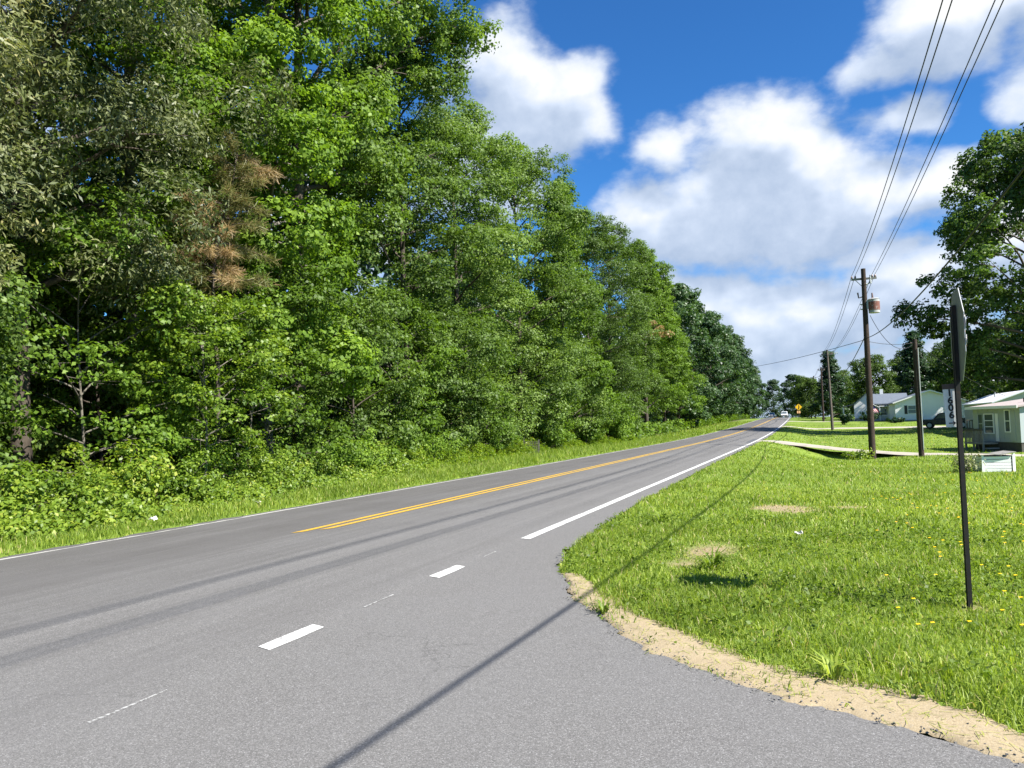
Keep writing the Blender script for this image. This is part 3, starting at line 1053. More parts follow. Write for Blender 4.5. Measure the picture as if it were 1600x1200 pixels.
for key, nm, x, y, rz, sc, lb in [
        ('thicket', 'young_tree', -15.6, 8.8, 0.2, 0.88, 'shaded young tree over the weeds at the left edge of the picture'),
        ('understory', 'young_tree', -16.2, 13.4, 1.2, 1.0, 'young tree with a pale stem showing above the weeds'),
        ('understory_yellow', 'young_tree', -14.3, 15.2, 2.2, 0.85, 'young tree with yellow-green sunlit top below the oak'),
        ('understory', 'young_tree', -16.0, 18.8, 3.4, 1.05, 'young tree below the sweetgum with sparse drooping twigs'),
        ('thicket', 'young_tree', -18.6, 7.6, 0.4, 1.0, 'shaded thicket tree at the far left behind the weeds'),
        ('thicket', 'young_tree', -19.0, 11.8, 2.0, 1.1, 'shaded thicket tree behind the pale young trunk'),
        ('thicket', 'young_tree', -19.2, 16.4, 3.0, 1.1, 'shaded thicket tree behind the browning pine'),
        ('thicket', 'young_tree', -19.4, 21.4, 5.0, 1.15, 'shaded thicket tree behind the dark opening'),
        ('thicket', 'young_tree', -16.4, 25.0, 4.4, 1.0, 'leafy young tree right of the dark opening in the woods'),
        ('thicket', 'young_tree', -16.9, 33.0, 1.4, 1.05, 'bushy young tree reaching the ground left of the wire panel'),
        ('thicket', 'young_tree', -16.9, 45.0, 2.4, 1.1, 'bushy young tree reaching the ground right of the wire panel'),
        ('thicket', 'young_tree', -16.6, 54.0, 3.2, 1.1, 'bushy young tree behind the low bushy shrub'),
        ('thicket', 'young_tree', -16.4, 66.0, 5.2, 1.1, 'bushy young tree past the rounded shrub'),
        ('understory', 'young_tree', -16.6, 29.0, 5.6, 1.1, 'young tree below the overhanging limb'),
        ('understory', 'young_tree', -17.0, 36.0, 0.9, 1.1, 'young tree behind the half-hidden wire panel')]:
    plant_tree(nm, key, x, y, rz, sc, lb, 'young trees under the wood edge')
# small clump of dead leaves high on the wood edge
r = np.random.default_rng(3)
cen = np.array([-15.2, 78.0, 10.6])+r.normal(0, 0.5, (9, 3))
V, tn = clump_leaves(r, cen, np.full(9, 0.5), 60, (-18, 74), 0.24, 0.16, 0.7, 0.85, 0.1)
dead = empty('dead_branch', (-15.2, 78.0, 10.6), 0, 'broken branch with dead orange-brown leaves high on the wood edge', 'branch')
V = V-np.array([-15.2, 78.0, 10.6])
tag(link('foliage', leaf_mesh('dead_foliage', V, tn), M['leaf_brown'], dead), kind='stuff')
MB().tube([(-2.2, -1.0, -0.9), (-0.9, -0.4, -0.1), (0.5, 0.2, 0.2)], [0.05, 0.035, 0.012], 5).build('stem', M['bark'], dead)

# woods behind the first row: one mass
r = np.random.default_rng(17)
cs, rs = [], []
for i in range(8200):
    y = -16+270*r.random()**1.25
    x = -21.0-abs(r.normal(0, 7.0))-1.0+float(bend(y))
    top = 15.5+2.0*math.sin(y*0.23)+1.5*math.sin(y*0.61)
    if x > -24:
        top *= 0.9
    z = r.uniform(0.3, top)
    cs.append((x, y, z))
    rs.append(r.uniform(1.0, 1.9))
for i in range(500):
    cs.append((r.uniform(-31, -21.5), r.uniform(0, 48), r.uniform(0, 5)))
    rs.append(r.uniform(1.0, 1.7))
for i in range(1900):
    cs.append((r.uniform(-48, -33), r.uniform(-12, 130), r.uniform(0, 8)))
    rs.append(r.uniform(1.5, 2.3))
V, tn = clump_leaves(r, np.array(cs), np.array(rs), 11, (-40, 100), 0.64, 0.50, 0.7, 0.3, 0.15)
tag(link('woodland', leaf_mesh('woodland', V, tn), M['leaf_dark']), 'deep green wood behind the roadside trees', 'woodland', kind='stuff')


cs, rs = [], []
for i in range(2600):
    if i < 1100:
        x, y = r.uniform(-70, 30), r.uniform(345, 375)
        z = r.uniform(-3, 13+1.5*math.sin(x*0.3)+1.2*math.sin(x*0.83))
    else:
        x = r.uniform(4, 95)
        y = 225-0.9*x+r.uniform(-8, 8)
        z = r.uniform(0.3, 8.5+1.5*math.sin(x*0.35)+1.2*math.sin(x*0.9))
    cs.append((x, y, z))
    rs.append(r.uniform(1.0, 1.8))
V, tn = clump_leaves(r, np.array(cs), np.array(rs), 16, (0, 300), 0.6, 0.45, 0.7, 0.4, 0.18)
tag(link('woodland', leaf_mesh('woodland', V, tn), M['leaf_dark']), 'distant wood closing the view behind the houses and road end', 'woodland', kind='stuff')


# ------------------------------------------------------------------ undergrowth
def hedge_x(y):
    return np.interp(y, [0, 5, 11, 14, 26, 43, 55, 62, 72, 120, 260], [-11.1, -11.2, -11.7, -12.1, -13.6, -15.0, -14.6, -13.9, -14.6, -15.5, -15.5])


r = np.random.default_rng(29)
cs, rs, ts = [], [], []
for i in range(2600):
    y = 3+62*r.random()**1.35
    d = abs(r.normal(0, 1.0))*1.2
    x = float(hedge_x(y))-0.15-d
    top = (0.16+0.52*min(1, d/0.9))*max(0.30, 0.90+0.42*math.sin(y*1.9)+0.42*math.sin(y*0.77+1)+0.18*r.normal())
    z = float(gz(x, y))+max(0.05, top)*r.random()**0.45
    cs.append((x, y, z))
    rs.append(r.uniform(0.12, 0.30))
V, tn = clump_leaves(r, np.array(cs), np.array(rs), 48, (-18, 25), 0.085, 0.052, 0.8, 0.52, 0.18, up=0.6)
tag(link('undergrowth', leaf_mesh('undergrowth', V, tn), M['leaf_yellow']), 'knee-high yellow-green weeds along the foot of the woods', 'weeds', kind='stuff')
cs, rs = [], []
for i in range(900):
    y = 60+190*r.random()
    x = float(hedge_x(y))-abs(r.normal(0, 1.2))+float(bend(y))
    cs.append((x, y, gz(x, y)+r.uniform(0.1, 1.3)))
    rs.append(r.uniform(0.3, 0.6))
V, tn = clump_leaves(r, np.array(cs), np.array(rs), 12, (-20, 100), 0.3, 0.2, 0.8, 0.3, 0.2)
tag(link('undergrowth', leaf_mesh('undergrowth', V, tn), M['leaf_gum']), 'far green weeds along the foot of the woods', 'weeds', kind='stuff')


def shrub(name, x, y, h, rx, n, L, W, mat, label, seed, tone=0.5, group=None, lean=0.0):
    r = np.random.default_rng(seed)
    o = empty(name, (x, y, gz(x, y)), 0, label, 'shrub', group)
    mb = MB()
    cen = []
    for k in range(16):
        a = r.uniform(0, 6.28)
        q = r.uniform(0.2, 1.0)**0.6
        tip = np.array([rx*q*math.cos(a)+lean, rx*q*math.sin(a), h*(0.35+0.62*r.random()*(1-0.35*q))])
        mb.tube([(0.1*math.cos(a), 0.1*math.sin(a), -0.1), (tip[0]*0.45, tip[1]*0.45, tip[2]*0.62), tuple(tip)], [0.018, 0.012, 0.005], 4, caps=False)
        for u in (0.45, 0.62, 0.8, 1.0):
            cen.append(tip*np.array([u, u, 0.25+0.75*u])+r.normal(0, 0.08, 3))
    cen = np.array(cen)
    V, tn = clump_leaves(r, cen, r.uniform(0.22, 0.42, len(cen))*max(0.7, h/2.0), max(4, n//len(cen)), (0, 0), L, W, 0.75, tone, 0.2, up=0.6)
    link('stems', mb_mesh(mb, 'stems'), M['bark_pale'], o)
    link('foliage', leaf_mesh('foliage', V, tn), M[mat], o)
    return o


HEDGE = 'shrubs along the foot of the woods'
for a in [
        (-13.6, 9.4, 1.5, 1.0, 3600, 0.10, 0.06, 'leaf_yellow', 'yellow-green leafy shrub nearest the left edge of the picture', 101, 0.55),
        (-12.9, 7.4, 1.5, 0.9, 3400, 0.09, 0.055, 'leaf_yellow', 'bushy yellow-green shrub in the bottom left weeds', 112, 0.5),
        (-13.2, 10.7, 1.2, 0.8, 3000, 0.085, 0.052, 'leaf_yellow', 'low leafy shrub between the two nearest yellow-green shrubs', 113, 0.45),
        (-13.7, 13.6, 1.35, 0.9, 3200, 0.085, 0.05, 'leaf_yellow', 'low shrub left of the slim sapling shrub', 114, 0.5),
        (-14.2, 17.0, 1.6, 0.8, 3000, 0.085, 0.05, 'leaf_gum', 'dark green shrub just right of the slim sapling shrub', 115, 0.35),
        (-14.6, 21.2, 1.7, 1.1, 3400, 0.09, 0.055, 'leaf_gum', 'rounded shrub between the yellowish shrub and the vine mound', 116, 0.6),
        (-15.3, 26.0, 1.3, 1.0, 3000, 0.09, 0.055, 'leaf_yellow', 'low yellow-green shrub between the two vine-covered mounds', 117, 0.5),
        (-15.7, 30.8, 1.7, 1.2, 3200, 0.10, 0.06, 'leaf_gum', 'shrub right of the mound with a tall shoot', 118, 0.5),
        (-13.6, 12.0, 1.9, 1.0, 3800, 0.10, 0.065, 'leaf_yellow', 'pale sunlit shrub in front of the pale young trunk', 102, 0.62),
        (-14.6, 15.4, 2.6, 0.8, 3600, 0.085, 0.05, 'leaf_gum', 'tall slim light green sapling shrub in front of the dark opening', 103, 0.6),
        (-14.6, 18.6, 1.5, 1.2, 3400, 0.085, 0.05, 'leaf_yellow', 'yellowish shrub with a few orange leaves right of the slim sapling', 104, 0.7),
        (-15.2, 23.8, 2.0, 1.5, 4200, 0.10, 0.065, 'leaf_gum', 'vine-covered green mound left of the leafy young tree', 105, 0.55),
        (-15.4, 28.0, 1.9, 1.3, 3600, 0.10, 0.065, 'leaf_gum', 'vine-covered mound with a tall shoot at the middle of the hedge', 106, 0.6),
        (-16.6, 33.5, 2.7, 1.7, 4600, 0.11, 0.07, 'leaf_mid', 'dark drooping shrub left of the wire panel', 107, 0.5),
        (-16.2, 38.6, 3.6, 2.3, 6000, 0.12, 0.08, 'leaf_mid', 'large silvery-green shrub above the wire panel', 108, 0.6),
        (-15.9, 46.5, 2.6, 1.9, 4600, 0.13, 0.09, 'leaf_gum', 'bright green shrub right of the wire panel', 109, 0.6),
        (-15.6, 53.0, 2.4, 1.8, 3800, 0.14, 0.09, 'leaf_gum', 'low bushy shrub left of the rounded shrub', 110, 0.45),
        (-14.9, 60.5, 3.0, 1.8, 4200, 0.15, 0.10, 'leaf_gum', 'rounded light green shrub that ends the hedge', 111, 0.6)]:
    shrub('roadside_shrub', *a[:10], tone=a[10], group=HEDGE)


# ------------------------------------------------------------------ grass
def blades(r, X, Y, h, w, lean, tone, tri=False):
    n = len(X)
    Z = ground_z(X, Y)-0.01
    a = r.uniform(0, 2*np.pi, n)
    b = r.uniform(0, 2*np.pi, n)
    dv = np.stack([np.cos(a), np.sin(a), np.zeros(n)], 1)
    sd = np.stack([np.cos(b), np.sin(b), np.zeros(n)], 1)
    p = np.stack([X, Y, Z], 1)
    h = h[:, None]
    w = w[:, None]
    le = lean[:, None]
    tip = p+dv*h*le+np.array([0, 0, 1.0])*h*np.sqrt(np.clip(1-le*le*0.8, 0.1, 1))
    if tri:
        V = np.stack([p-sd*w/2, p+sd*w/2, tip], 1).reshape(-1, 3)
        return V, None, np.arange(3*n).reshape(n, 3), tone
    m = p+dv*h*le*0.30+np.array([0, 0, 0.58])*h
    V = np.stack([p-sd*w/2, p+sd*w/2, m+sd*w*0.42, m-sd*w*0.42, tip], 1).reshape(-1, 3)
    k = np.arange(n)*5
    return V, np.stack([k, k+1, k+2, k+3], 1), np.stack([k+3, k+2, k+4], 1), tone


def grass_obj(name, sets, label, mat):
    V, Q, T, qt, tt, b = [], [], [], [], [], 0
    for v, q, t, tone in sets:
        V.append(v)
        if q is not None:
            Q.append(q+b)
            qt.append(tone)
        T.append(t+b)
        tt.append(tone)
        b += len(v)
    me = np_mesh(name, np.concatenate(V), np.concatenate(Q) if Q else None, np.concatenate(T), face_attr={'tone': np.concatenate(qt+tt)})
    return tag(link(name, me, mat), label, 'grass', kind='stuff')


def drive_mask(X, Y):
    m = np.zeros(len(X), bool)
    P = resample(np.array(DRIVE1), 60)
    for p in P:
        m |= (X-p[0])**2+(Y-p[1])**2 < 1.15**2
    m |= (Y > 109) & (Y < 116) & (X > 1)
    return m


r = np.random.default_rng(43)


def lawn_points(y0, y1, dens):
    xmax1 = y1*0.27+3.0
    n = int((y1-y0)*(xmax1+4.5)*dens)
    Y = r.uniform(y0, y1, n)
    X = r.uniform(-4.5, xmax1, n)+bend(Y)
    s = X-bend(Y)
    e = asphalt_edge(Y)
    ok = (s > e-0.02+0.10*np.abs(wob(X, Y, 3.0))*(Y > 8)) & (X < Y*0.27+3.0)
    sandy = (X > -2.62) & (Y < sand_edge_y(X)+0.13*wob(X, Y, 3.1)+0.08*wob(X, Y, 9.0)-0.07) & (Y < 8.1)
    stray = r.random(n) < 0.015+0.45*np.clip(wob(X, Y, 2.6)-0.22, 0, 1)+0.22*np.exp(-np.abs(s-e)/0.05)*(wob(X, Y, 1.9, 2.0) > -0.1)
    ok &= ~sandy | (stray & (s > e-0.02))
    ok &= ~drive_mask(X, Y)
    bm = bare_mask(X, Y)
    ok &= r.random(n) > bm*0.58
    return X[ok], Y[ok], bm[ok]


sets = []
for y0, y1, dens, hh, ww, tri in [(3.8, 7.5, 3200, 0.084, 0.0064, False), (7.5, 12, 1600, 0.088, 0.0088, False), (12, 20, 470, 0.10, 0.015, False),
                                  (20, 34, 150, 0.13, 0.026, True), (34, 60, 46, 0.13, 0.05, True), (60, 125, 9, 0.11, 0.10, True)]:
    X, Y, bm = lawn_points(y0, y1, dens)
    n = len(X)
    lump = 0.5+0.5*wob(X, Y, 1.6, 4.0)
    patch = 0.5+0.5*wob(X, Y, 0.45, 9.0)
    h = hh*(0.55+0.75*lump)*r.uniform(0.5, 1.35, n)*(1-0.55*bm)
    tuft = np.exp(-((X+1.12)**2+(Y-8.62)**2)/0.06)
    rimg = np.exp(-((Y-sand_edge_y(X)-0.45)/0.30)**2)*((Y < 8.2) & (X > -2.5))
    h = h*(1+1.3*tuft+0.35*rimg)
    tone = 0.27+0.28*patch+0.18*(1-lump)+0.15*r.normal(size=n)+0.12*wob(X, Y, 5.5, 6.0)
    tone = tone-0.05+0.26*smooth(0.0, 4.0, X-0.3*(Y-8)*0.2)*smooth(30, 10, Y)+0.06*smooth(28, 60, Y)
    dry = r.random(n) < 0.055+0.5*bm
    tone = np.where(dry, r.uniform(0.9, 1.0, n), np.clip(tone, 0, 0.86))
    sets.append(blades(r, X, Y, h, ww*r.uniform(0.6, 1.4, n), np.clip(r.normal(0.68, 0.28, n), 0.05, 1.08), tone, tri))
grass_obj('grass', sets, 'sunlit rough lawn grass on the right of the road', M['grass'])

sets = []
for y0, y1, dens, hh, ww, tri in [(2, 12, 620, 0.16, 0.013, False), (12, 30, 330, 0.19, 0.018, False), (30, 75, 75, 0.24, 0.04, True), (75, 160, 14, 0.24, 0.09, True)]:
    n = int((y1-y0)*6*dens)
    Y = r.uniform(y0, y1, n)
    s = r.uniform(-16.2, -10.30, n)
    X = s+bend(Y)
    hx = hedge_x(Y)
    ok = (s > hx-0.9) & (s < -10.32-0.14*np.abs(wob(X, Y, 3.0)))
    X, Y, s, hx = X[ok], Y[ok], s[ok], hx[ok]
    n = len(X)
    t = np.clip((-10.3-s)/1.6, 0, 1)
    h = hh*(0.55+0.85*t)*r.uniform(0.5, 1.4, n)*(0.8+0.3*wob(X, Y, 1.7))
    tone = np.clip(0.42+0.16*wob(X, Y, 1.1, 5.0)+0.15*r.normal(size=n), 0, 0.85)
    dry = r.random(n) < 0.06
    tone = np.where(dry, r.uniform(0.88, 1.0, n), tone)
    sets.append(blades(r, X, Y, h, ww*r.uniform(0.6, 1.4, n), np.clip(r.normal(0.45, 0.22, n), 0.05, 1.0), tone, tri))
grass_obj('grass', sets, 'strip of bright grass between the road and the woods', M['grass'])

# small broad leaves among the blades
X, Y, bm = lawn_points(4.0, 13.0, 420)
keep = (wob(X, Y, 2.2, 7.0)+0.5*wob(X, Y, 6.0, 2.0)+0.25*r.normal(size=len(X)) > 0.12) & (bm < 0.3)
X, Y = X[keep], Y[keep]
Z = ground_z(X, Y)+r.uniform(0.03, 0.11, len(X))
pos = np.stack([X, Y, Z], 1)
V = leaf_quads(r, pos, np.zeros_like(pos), 0.042, 0.030, up=1.0, outw=0.0, rnd=0.45, droop=0.1)
tag(link('clover', leaf_mesh('clover', V, np.clip(0.34+0.14*r.normal(size=len(X)), 0.05, 0.8)), M['grass']), 'low broad-leaved clover among the lawn grass', 'clover', kind='stuff')

# dry straw lying on the sand
V, tn = [], []
for k in range(1500):
    i = int(r.random()*(ns-1))
    w = np.clip(r.normal(0.62, 0.42), -0.1, 1.3)
    p = A[i]*(1-w)+B[i]*w
    a = r.uniform(0, math.pi)
    L_ = r.uniform(0.02, 0.085)
    dv = np.array([math.cos(a), math.sin(a), r.normal(0, 0.12)])*L_
    sd = np.array([-math.sin(a), math.cos(a), 0])*0.0016
    z_ = max(0.0, gz(p[0], p[1]))*min(1, max(0, w))+0.011*math.sin(min(max(w, 0.1), 0.9)*math.pi)+0.013
    c = np.array([p[0], p[1], z_])
    V += [c-dv/2-sd, c-dv/2+sd, c+dv/2+sd, c+dv/2-sd]
    tn.append(r.uniform(0.86, 1.0) if r.random() < 0.8 else r.uniform(0.1, 0.6))
tag(link('straw', leaf_mesh('straw', np.array(V), np.array(tn)), M['grass']), 'dry straw and clippings strewn over the sandy strip', 'straw', kind='stuff')

# loose gravel along the broken road edge
mb = MB()
for k in range(700):
    t = r.random()
    i = int(t*(ns-1))
    p = A[i]*(1-0)+(B[i]-A[i])*r.normal(0.0, 0.13)+r.normal(0, 0.03, 2)
    sz = r.uniform(0.002, 0.006)
    c = (p[0], p[1], max(0.0, gz(p[0], p[1]) if gz(p[0], p[1]) > 0 else 0.0)+0.012+sz*0.3)
    mb.box(c, (sz*2, sz*1.5, sz*1.2), Matrix.Rotation(r.uniform(0, 6), 3, 'Z') @ Matrix.Rotation(r.uniform(0, 1), 3, 'X'))
tag(mb.build('gravel', M['crumb']), 'loose gravel crumbs along the broken asphalt edge', 'gravel', kind='stuff')

# yellow flowers in the lawn
mb = MB()
for k in range(230):
    y = 6+22*r.random()**1.3
    x = 0.2+0.03*y+r.random()**0.8*(y*0.23+1.3)
    z = gz(x, y)
    hgt = r.uniform(0.08, 0.15)
    rr = 0.013+0.0006*y
    mb.add([(x+0.01, y, z+hgt+0.006)]+[(x+0.01+rr*math.cos(a*1.0472), y+rr*math.sin(a*1.0472), z+hgt+0.004*(a % 2)) for a in range(6)], [(0, 1+a, 1+(a+1) % 6) for a in range(6)])
tag(mb.build('wildflowers', M['petal']), 'small yellow flowers scattered over the lawn', 'flowers', kind='stuff')


def weed(x, y, n, ln, label, seed):
    """broad-bladed tuft"""
    r = np.random.default_rng(seed)
    V, Q, tn = [], [], []
    for k in range(n):
        a = r.uniform(0, 6.28)
        d = np.array([math.cos(a), math.sin(a), 0])
        s = np.array([-d[1], d[0], 0])
        L = ln*r.uniform(0.6, 1.2)
        w = 0.011
        up = r.uniform(0.4, 1.1)
        P = [np.array([0, 0, -0.01])+d*0.02, d*L*0.30+np.array([0, 0, L*0.55*up]), d*L*0.65+np.array([0, 0, L*0.72*up]), d*L*0.95+np.array([0, 0, L*0.62*up])]
        b = len(V)
        for j, p in enumerate(P):
            ww = w*(1-0.28*j)
            V += [p-s*ww, p+s*ww]
        for j in range(3):
            Q.append((b+2*j, b+2*j+1, b+2*j+3, b+2*j+2))
            tn.append(r.uniform(0.3, 0.75))
    o = link('grass_tuft', np_mesh('grass_tuft', np.array(V), np.array(Q), face_attr={'tone': tn}), M['grass'])
    o.location = (x, y, gz(x, y))
    tag(o, label, 'grass tuft')


weed(-1.12, 8.62, 70, 0.34, 'large dark broad-bladed grass tuft in front of the bare patch', 1)
weed(0.02, 5.15, 26, 0.22, 'grass tuft hanging over the middle of the sandy strip', 2)
weed(-1.75, 6.42, 22, 0.16, 'small grass tuft in the sand near the road corner', 3)
weed(-2.35, 12.2, 40, 0.30, 'pale broad-leaved weed near the cable shadow in the lawn', 4)


# ------------------------------------------------------------------ signs
def octagon(cx, cz, rad, y):
    return [(cx+rad*math.cos(R(22.5+45*k)), y, cz+rad*math.sin(R(22.5+45*k))) for k in range(8)]


sx, sy = 1.115, 7.33
sg = empty('stop_sign', (sx, sy, gz(sx, sy)), R(89.0), 'octagonal road sign seen edge-on from behind on a dark metal post', 'road sign')
zb = gz(sx, sy)
mb = MB()
# U-channel post: web and two flanges, local x along the sign, local y towards its back
mb.bbox(-0.030, 0.030, 0.010, 0.016, -0.35, 2.50-zb)
mb.bbox(-0.036, -0.030, 0.010, 0.044, -0.35, 2.50-zb)
mb.bbox(0.030, 0.036, 0.010, 0.044, -0.35, 2.50-zb)
mb.bbox(-0.050, -0.036, 0.038, 0.044, -0.35, 2.50-zb)
mb.bbox(0.036, 0.050, 0.038, 0.044, -0.35, 2.50-zb)
mb.build('post', M['post_metal'], sg)
zc = 2.245-zb
rad = 0.381/math.cos(R(22.5))
pl = MB().prism(octagon(0, zc, rad, 0.004), (0, 0.004, 0)).build('sign_plate', M['sign_back'], sg)
MB().prism(octagon(0, zc, rad-0.001, 0.001), (0, 0.003, 0)).build('sign_border', M['sign_white'], pl)
MB().prism(octagon(0, zc, rad-0.022, -0.0015), (0, 0.0025, 0)).build('sign_face', M['sign_red'], pl)
text_mesh('lettering', 'STOP', 0.34, M['sign_white'], pl, Matrix.Translation((0, -0.004, zc)) @ Matrix.Rotation(R(90), 4, 'X'), 0.001, 0.006)
for z in (zc-0.2, zc+0.2):
    MB().tube([(0, 0.008, z), (0, 0.022, z)], 0.009, 6).build('bolt', M['galv'], sg)

nx_, ny_ = 1.062, 7.385
ns_ = empty('house_number_sign', (nx_, ny_, 1.49), 0, 'white number plate reading 1606 with arrow beside the sign post', 'number sign')
ns_.rotation_euler = (0, R(-2.2), R(-4))
MB().bbox(-0.064, 0.040, 0, 0.004, 0.0, 0.318).build('plate', M['sign_white'], ns_)
MB().bbox(-0.066, 0.042, -0.003, 0.006, 0.320, 0.362).build('header_strip', M['brown_plate'], ns_)
for ch, zz in zip('1606', (0.284, 0.221, 0.160, 0.098)):
    text_mesh('digit', ch, 0.078, M['black'], ns_, Matrix.Translation((-0.016, -0.002, zz)) @ Matrix.Rotation(R(90), 4, 'X'), 0.001, 0.0028)
mb = MB()
mb.bbox(-0.042, -0.006, -0.003, -0.001, 0.029, 0.037)
mb.prism([(-0.012, -0.003, 0.013), (0.012, -0.003, 0.033), (-0.012, -0.003, 0.053), (-0.006, -0.003, 0.033)], (0, 0.002, 0))
mb.build('arrow', M['black'], ns_)
MB().bbox(0.020, 0.036, 0.004, 0.016, 0.02, 0.35).build('bracket', M['galv'], ns_)

# far yellow diamond warning sign
x, y = -3.75, 176
z = gz(x, y)
ws = empty('warning_sign', (x, y, z), R(8), 'small yellow diamond warning sign with plaque at the far road end', 'road sign')
MB().tube([(0, 0.03, -0.3), (0, 0.03, 3.3)], 0.05, 6).build('post', M['post_metal'], ws)
hz = 3.88-z
MB().prism([(-0.72, 0, hz), (0, 0, hz-0.72), (0.72, 0, hz), (0, 0, hz+0.72)], (0, 0.02, 0)).build('diamond_plate', M['sign_yellow'], ws)
MB().prism([(-0.18, -0.01, hz-0.36), (0.10, -0.01, hz-0.36), (0.20, -0.01, hz+0.05), (0.06, -0.01, hz+0.40), (-0.06, -0.01, hz+0.40), (0.05, -0.01, hz)], (0, 0.008, 0)).build('symbol', M['black'], ws)
MB().bbox(-0.34, 0.34, 0, 0.02, hz-1.32, hz-0.80).build('plaque', M['sign_orange'], ws)

# ------------------------------------------------------------------ poles and wires
P1, P2, P3, P4 = (2.72, 47.3), (1.7, 108.2), (0.95, 156.3), (-0.6, 214.0)
P0 = (2.9, -14.0)
ATT = {}


def utility_pole(x, y, top, label, transformer=False, arm=True, tilt=0.0, mat='pole_wood'):
    z0 = gz(x, y)
    o = empty('utility_pole', (x, y, z0), 0, label, 'utility pole', 'utility poles along the right side of the road')
    h = top-z0
    MB().tube([(0, 0, -0.6), (tilt*h*0.5, 0, h*0.5), (tilt*h, 0, h)], [0.185, 0.155, 0.12], 12).build('shaft', M[mat], o, smooth=True)
    tx = tilt*h
    if arm:
        za = h-0.55
        cr = MB().box((tx+0.02, 0.12, za), (1.30, 0.09, 0.11)).build('crossarm', M['grey_wood'], o)
        for dx in (-0.60, -0.42, 0.45, 0.60):
            MB().tube([(tx+dx, 0.12, za+0.05), (tx+dx, 0.12, za+0.13), (tx+dx, 0.12, za+0.20)], [0.045, 0.055, 0.03], 8).build('insulator', M['porcelain'], o)
        MB().tube([(tx+0.02, 0.14, za-0.5), (tx+0.45, 0.14, za-0.04)], 0.02, 5).build('brace', M['galv'], o)
        MB().tube([(tx-0.02, 0.14, za-0.5), (tx-0.42, 0.14, za-0.04)], 0.02, 5).build('brace', M['galv'], o)
    if transformer:
        zt = 7.72-z0
        tk = MB().tube([(tx+0.46, -0.05, zt-0.40), (tx+0.46, -0.05, zt+0.36)], 0.29, 16).build('transformer_tank', M['tank_grey'], o, smooth=True)
        MB().tube([(tx+0.46, -0.05, zt-0.26), (tx+0.46, -0.05, zt+0.22)], 0.297, 16, caps=False).build('rust_band', M['rust'], tk, smooth=True)
        MB().tube([(tx+0.46, -0.05, zt+0.36), (tx+0.46, -0.05, zt+0.42)], [0.31, 0.22], 16).build('lid', M['tank_grey'], tk, smooth=True)
        MB().tube([(tx+0.40, -0.1, zt+0.40), (tx+0.38, -0.1, zt+0.72)], [0.06, 0.035], 8).build('bushing', M['porcelain'], tk)
        MB().box((tx+0.15, -0.05, zt+0.1), (0.16, 0.10, 0.5)).build('bracket', M['galv'], o)
        MB().tube([(tx-0.10, 0, zt+0.55), (tx-0.30, 0, zt+0.50), (tx-0.34, 0, zt+0.80)], [0.04, 0.04, 0.05], 6).build('cutout_fuse', M['porcelain'], o)
        MB().tube([(tx+0.12, 0, zt+1.25), (tx+0.34, 0, zt+1.30), (tx+0.34, 0, zt+1.75)], [0.06, 0.07, 0.04], 6).build('lightning_arrester', M['galv'], o)
        for dz in (-0.15, 0.12):
            MB().tube([(tx-0.10, 0, zt+dz), (tx-0.24, 0, zt+dz)], 0.04, 6).build('clevis', M['galv'], o)
    return o


utility_pole(*P1, 9.85, 'nearest tall wooden utility pole carrying a rusty transformer drum', True)
utility_pole(*P2, 10.3, 'plain wooden utility pole, second along the road beyond the transformer pole', tilt=-0.022, mat='pole_grey')
utility_pole(*P3, 11.0, 'far utility pole with a crossarm above the dark trees')
utility_pole(*P4, 12.3, 'farthest and smallest utility pole above the tree line')
x, y = 5.25, 48.3
z0 = gz(x, y)
so = empty('service_pole', (x, y, z0), 0, 'short dark service pole between the transformer pole and the sign post', 'utility pole')
MB().tube([(0, 0, -0.5), (-0.03, 0, (5.8-z0)/2), (-0.05, 0, 5.8-z0)], [0.15, 0.135, 0.12], 12).build('shaft', M['pole_wood'], so, smooth=True)
MB().tube([(0.1, -0.12, 0.4), (0.08, -0.13, 5.3-z0)], 0.03, 6).build('conduit', M['galv'], so)
MB().tube([(-0.12, -0.05, 5.6-z0), (-0.26, -0.05, 5.62-z0)], 0.04, 6).build('insulator', M['porcelain'], so)


def wire(name, pts_a, pts_b, sag, rad, label, group=None, n=28):
    a, b = Vector(pts_a), Vector(pts_b)
    P = []
    for i in range(n+1):
        t = i/n
        p = a.lerp(b, t)
        p.z -= sag*4*t*(1-t)
        P.append(p)
    o = MB().tube(P, rad, 6).build(name, M['cable'], None, smooth=True)
    return tag(o, label, 'wire', group)


W = 'power lines along the road'
for dx, dz, nm, sg_ in [(-0.60, 0.0, 'outer wire of the left pair running overhead', 1.15), (-0.42, 0.0, 'inner wire of the left pair running overhead', 1.05),
                       (0.45, 0.0, 'inner wire of the right pair running overhead', 0.62), (0.60, 0.0, 'outer wire of the right pair running overhead', 0.60)]:
    wire('power_line', (P0[0]+dx, P0[1], 9.6), (P1[0]+dx, P1[1]+.12, 9.52), sg_, 0.012, nm+', between the camera and the transformer pole', W)
    z2 = 9.98
    tx2 = -0.022*10.4
    wire('power_line', (P1[0]+dx, P1[1]+.12, 9.52), (P2[0]+dx+tx2, P2[1]+.12, z2), 0.8, 0.014, nm+', beyond the transformer pole', W)
    wire('power_line', (P2[0]+dx+tx2, P2[1]+.12, z2), (P3[0]+dx, P3[1]+.12, 10.67), 0.6, 0.016, nm+', between the second and third poles', W)
    wire('power_line', (P3[0]+dx, P3[1]+.12, 10.67), (P4[0]+dx, P4[1]+.12, 11.97), 0.6, 0.018, nm+', at the far end of the road', W)
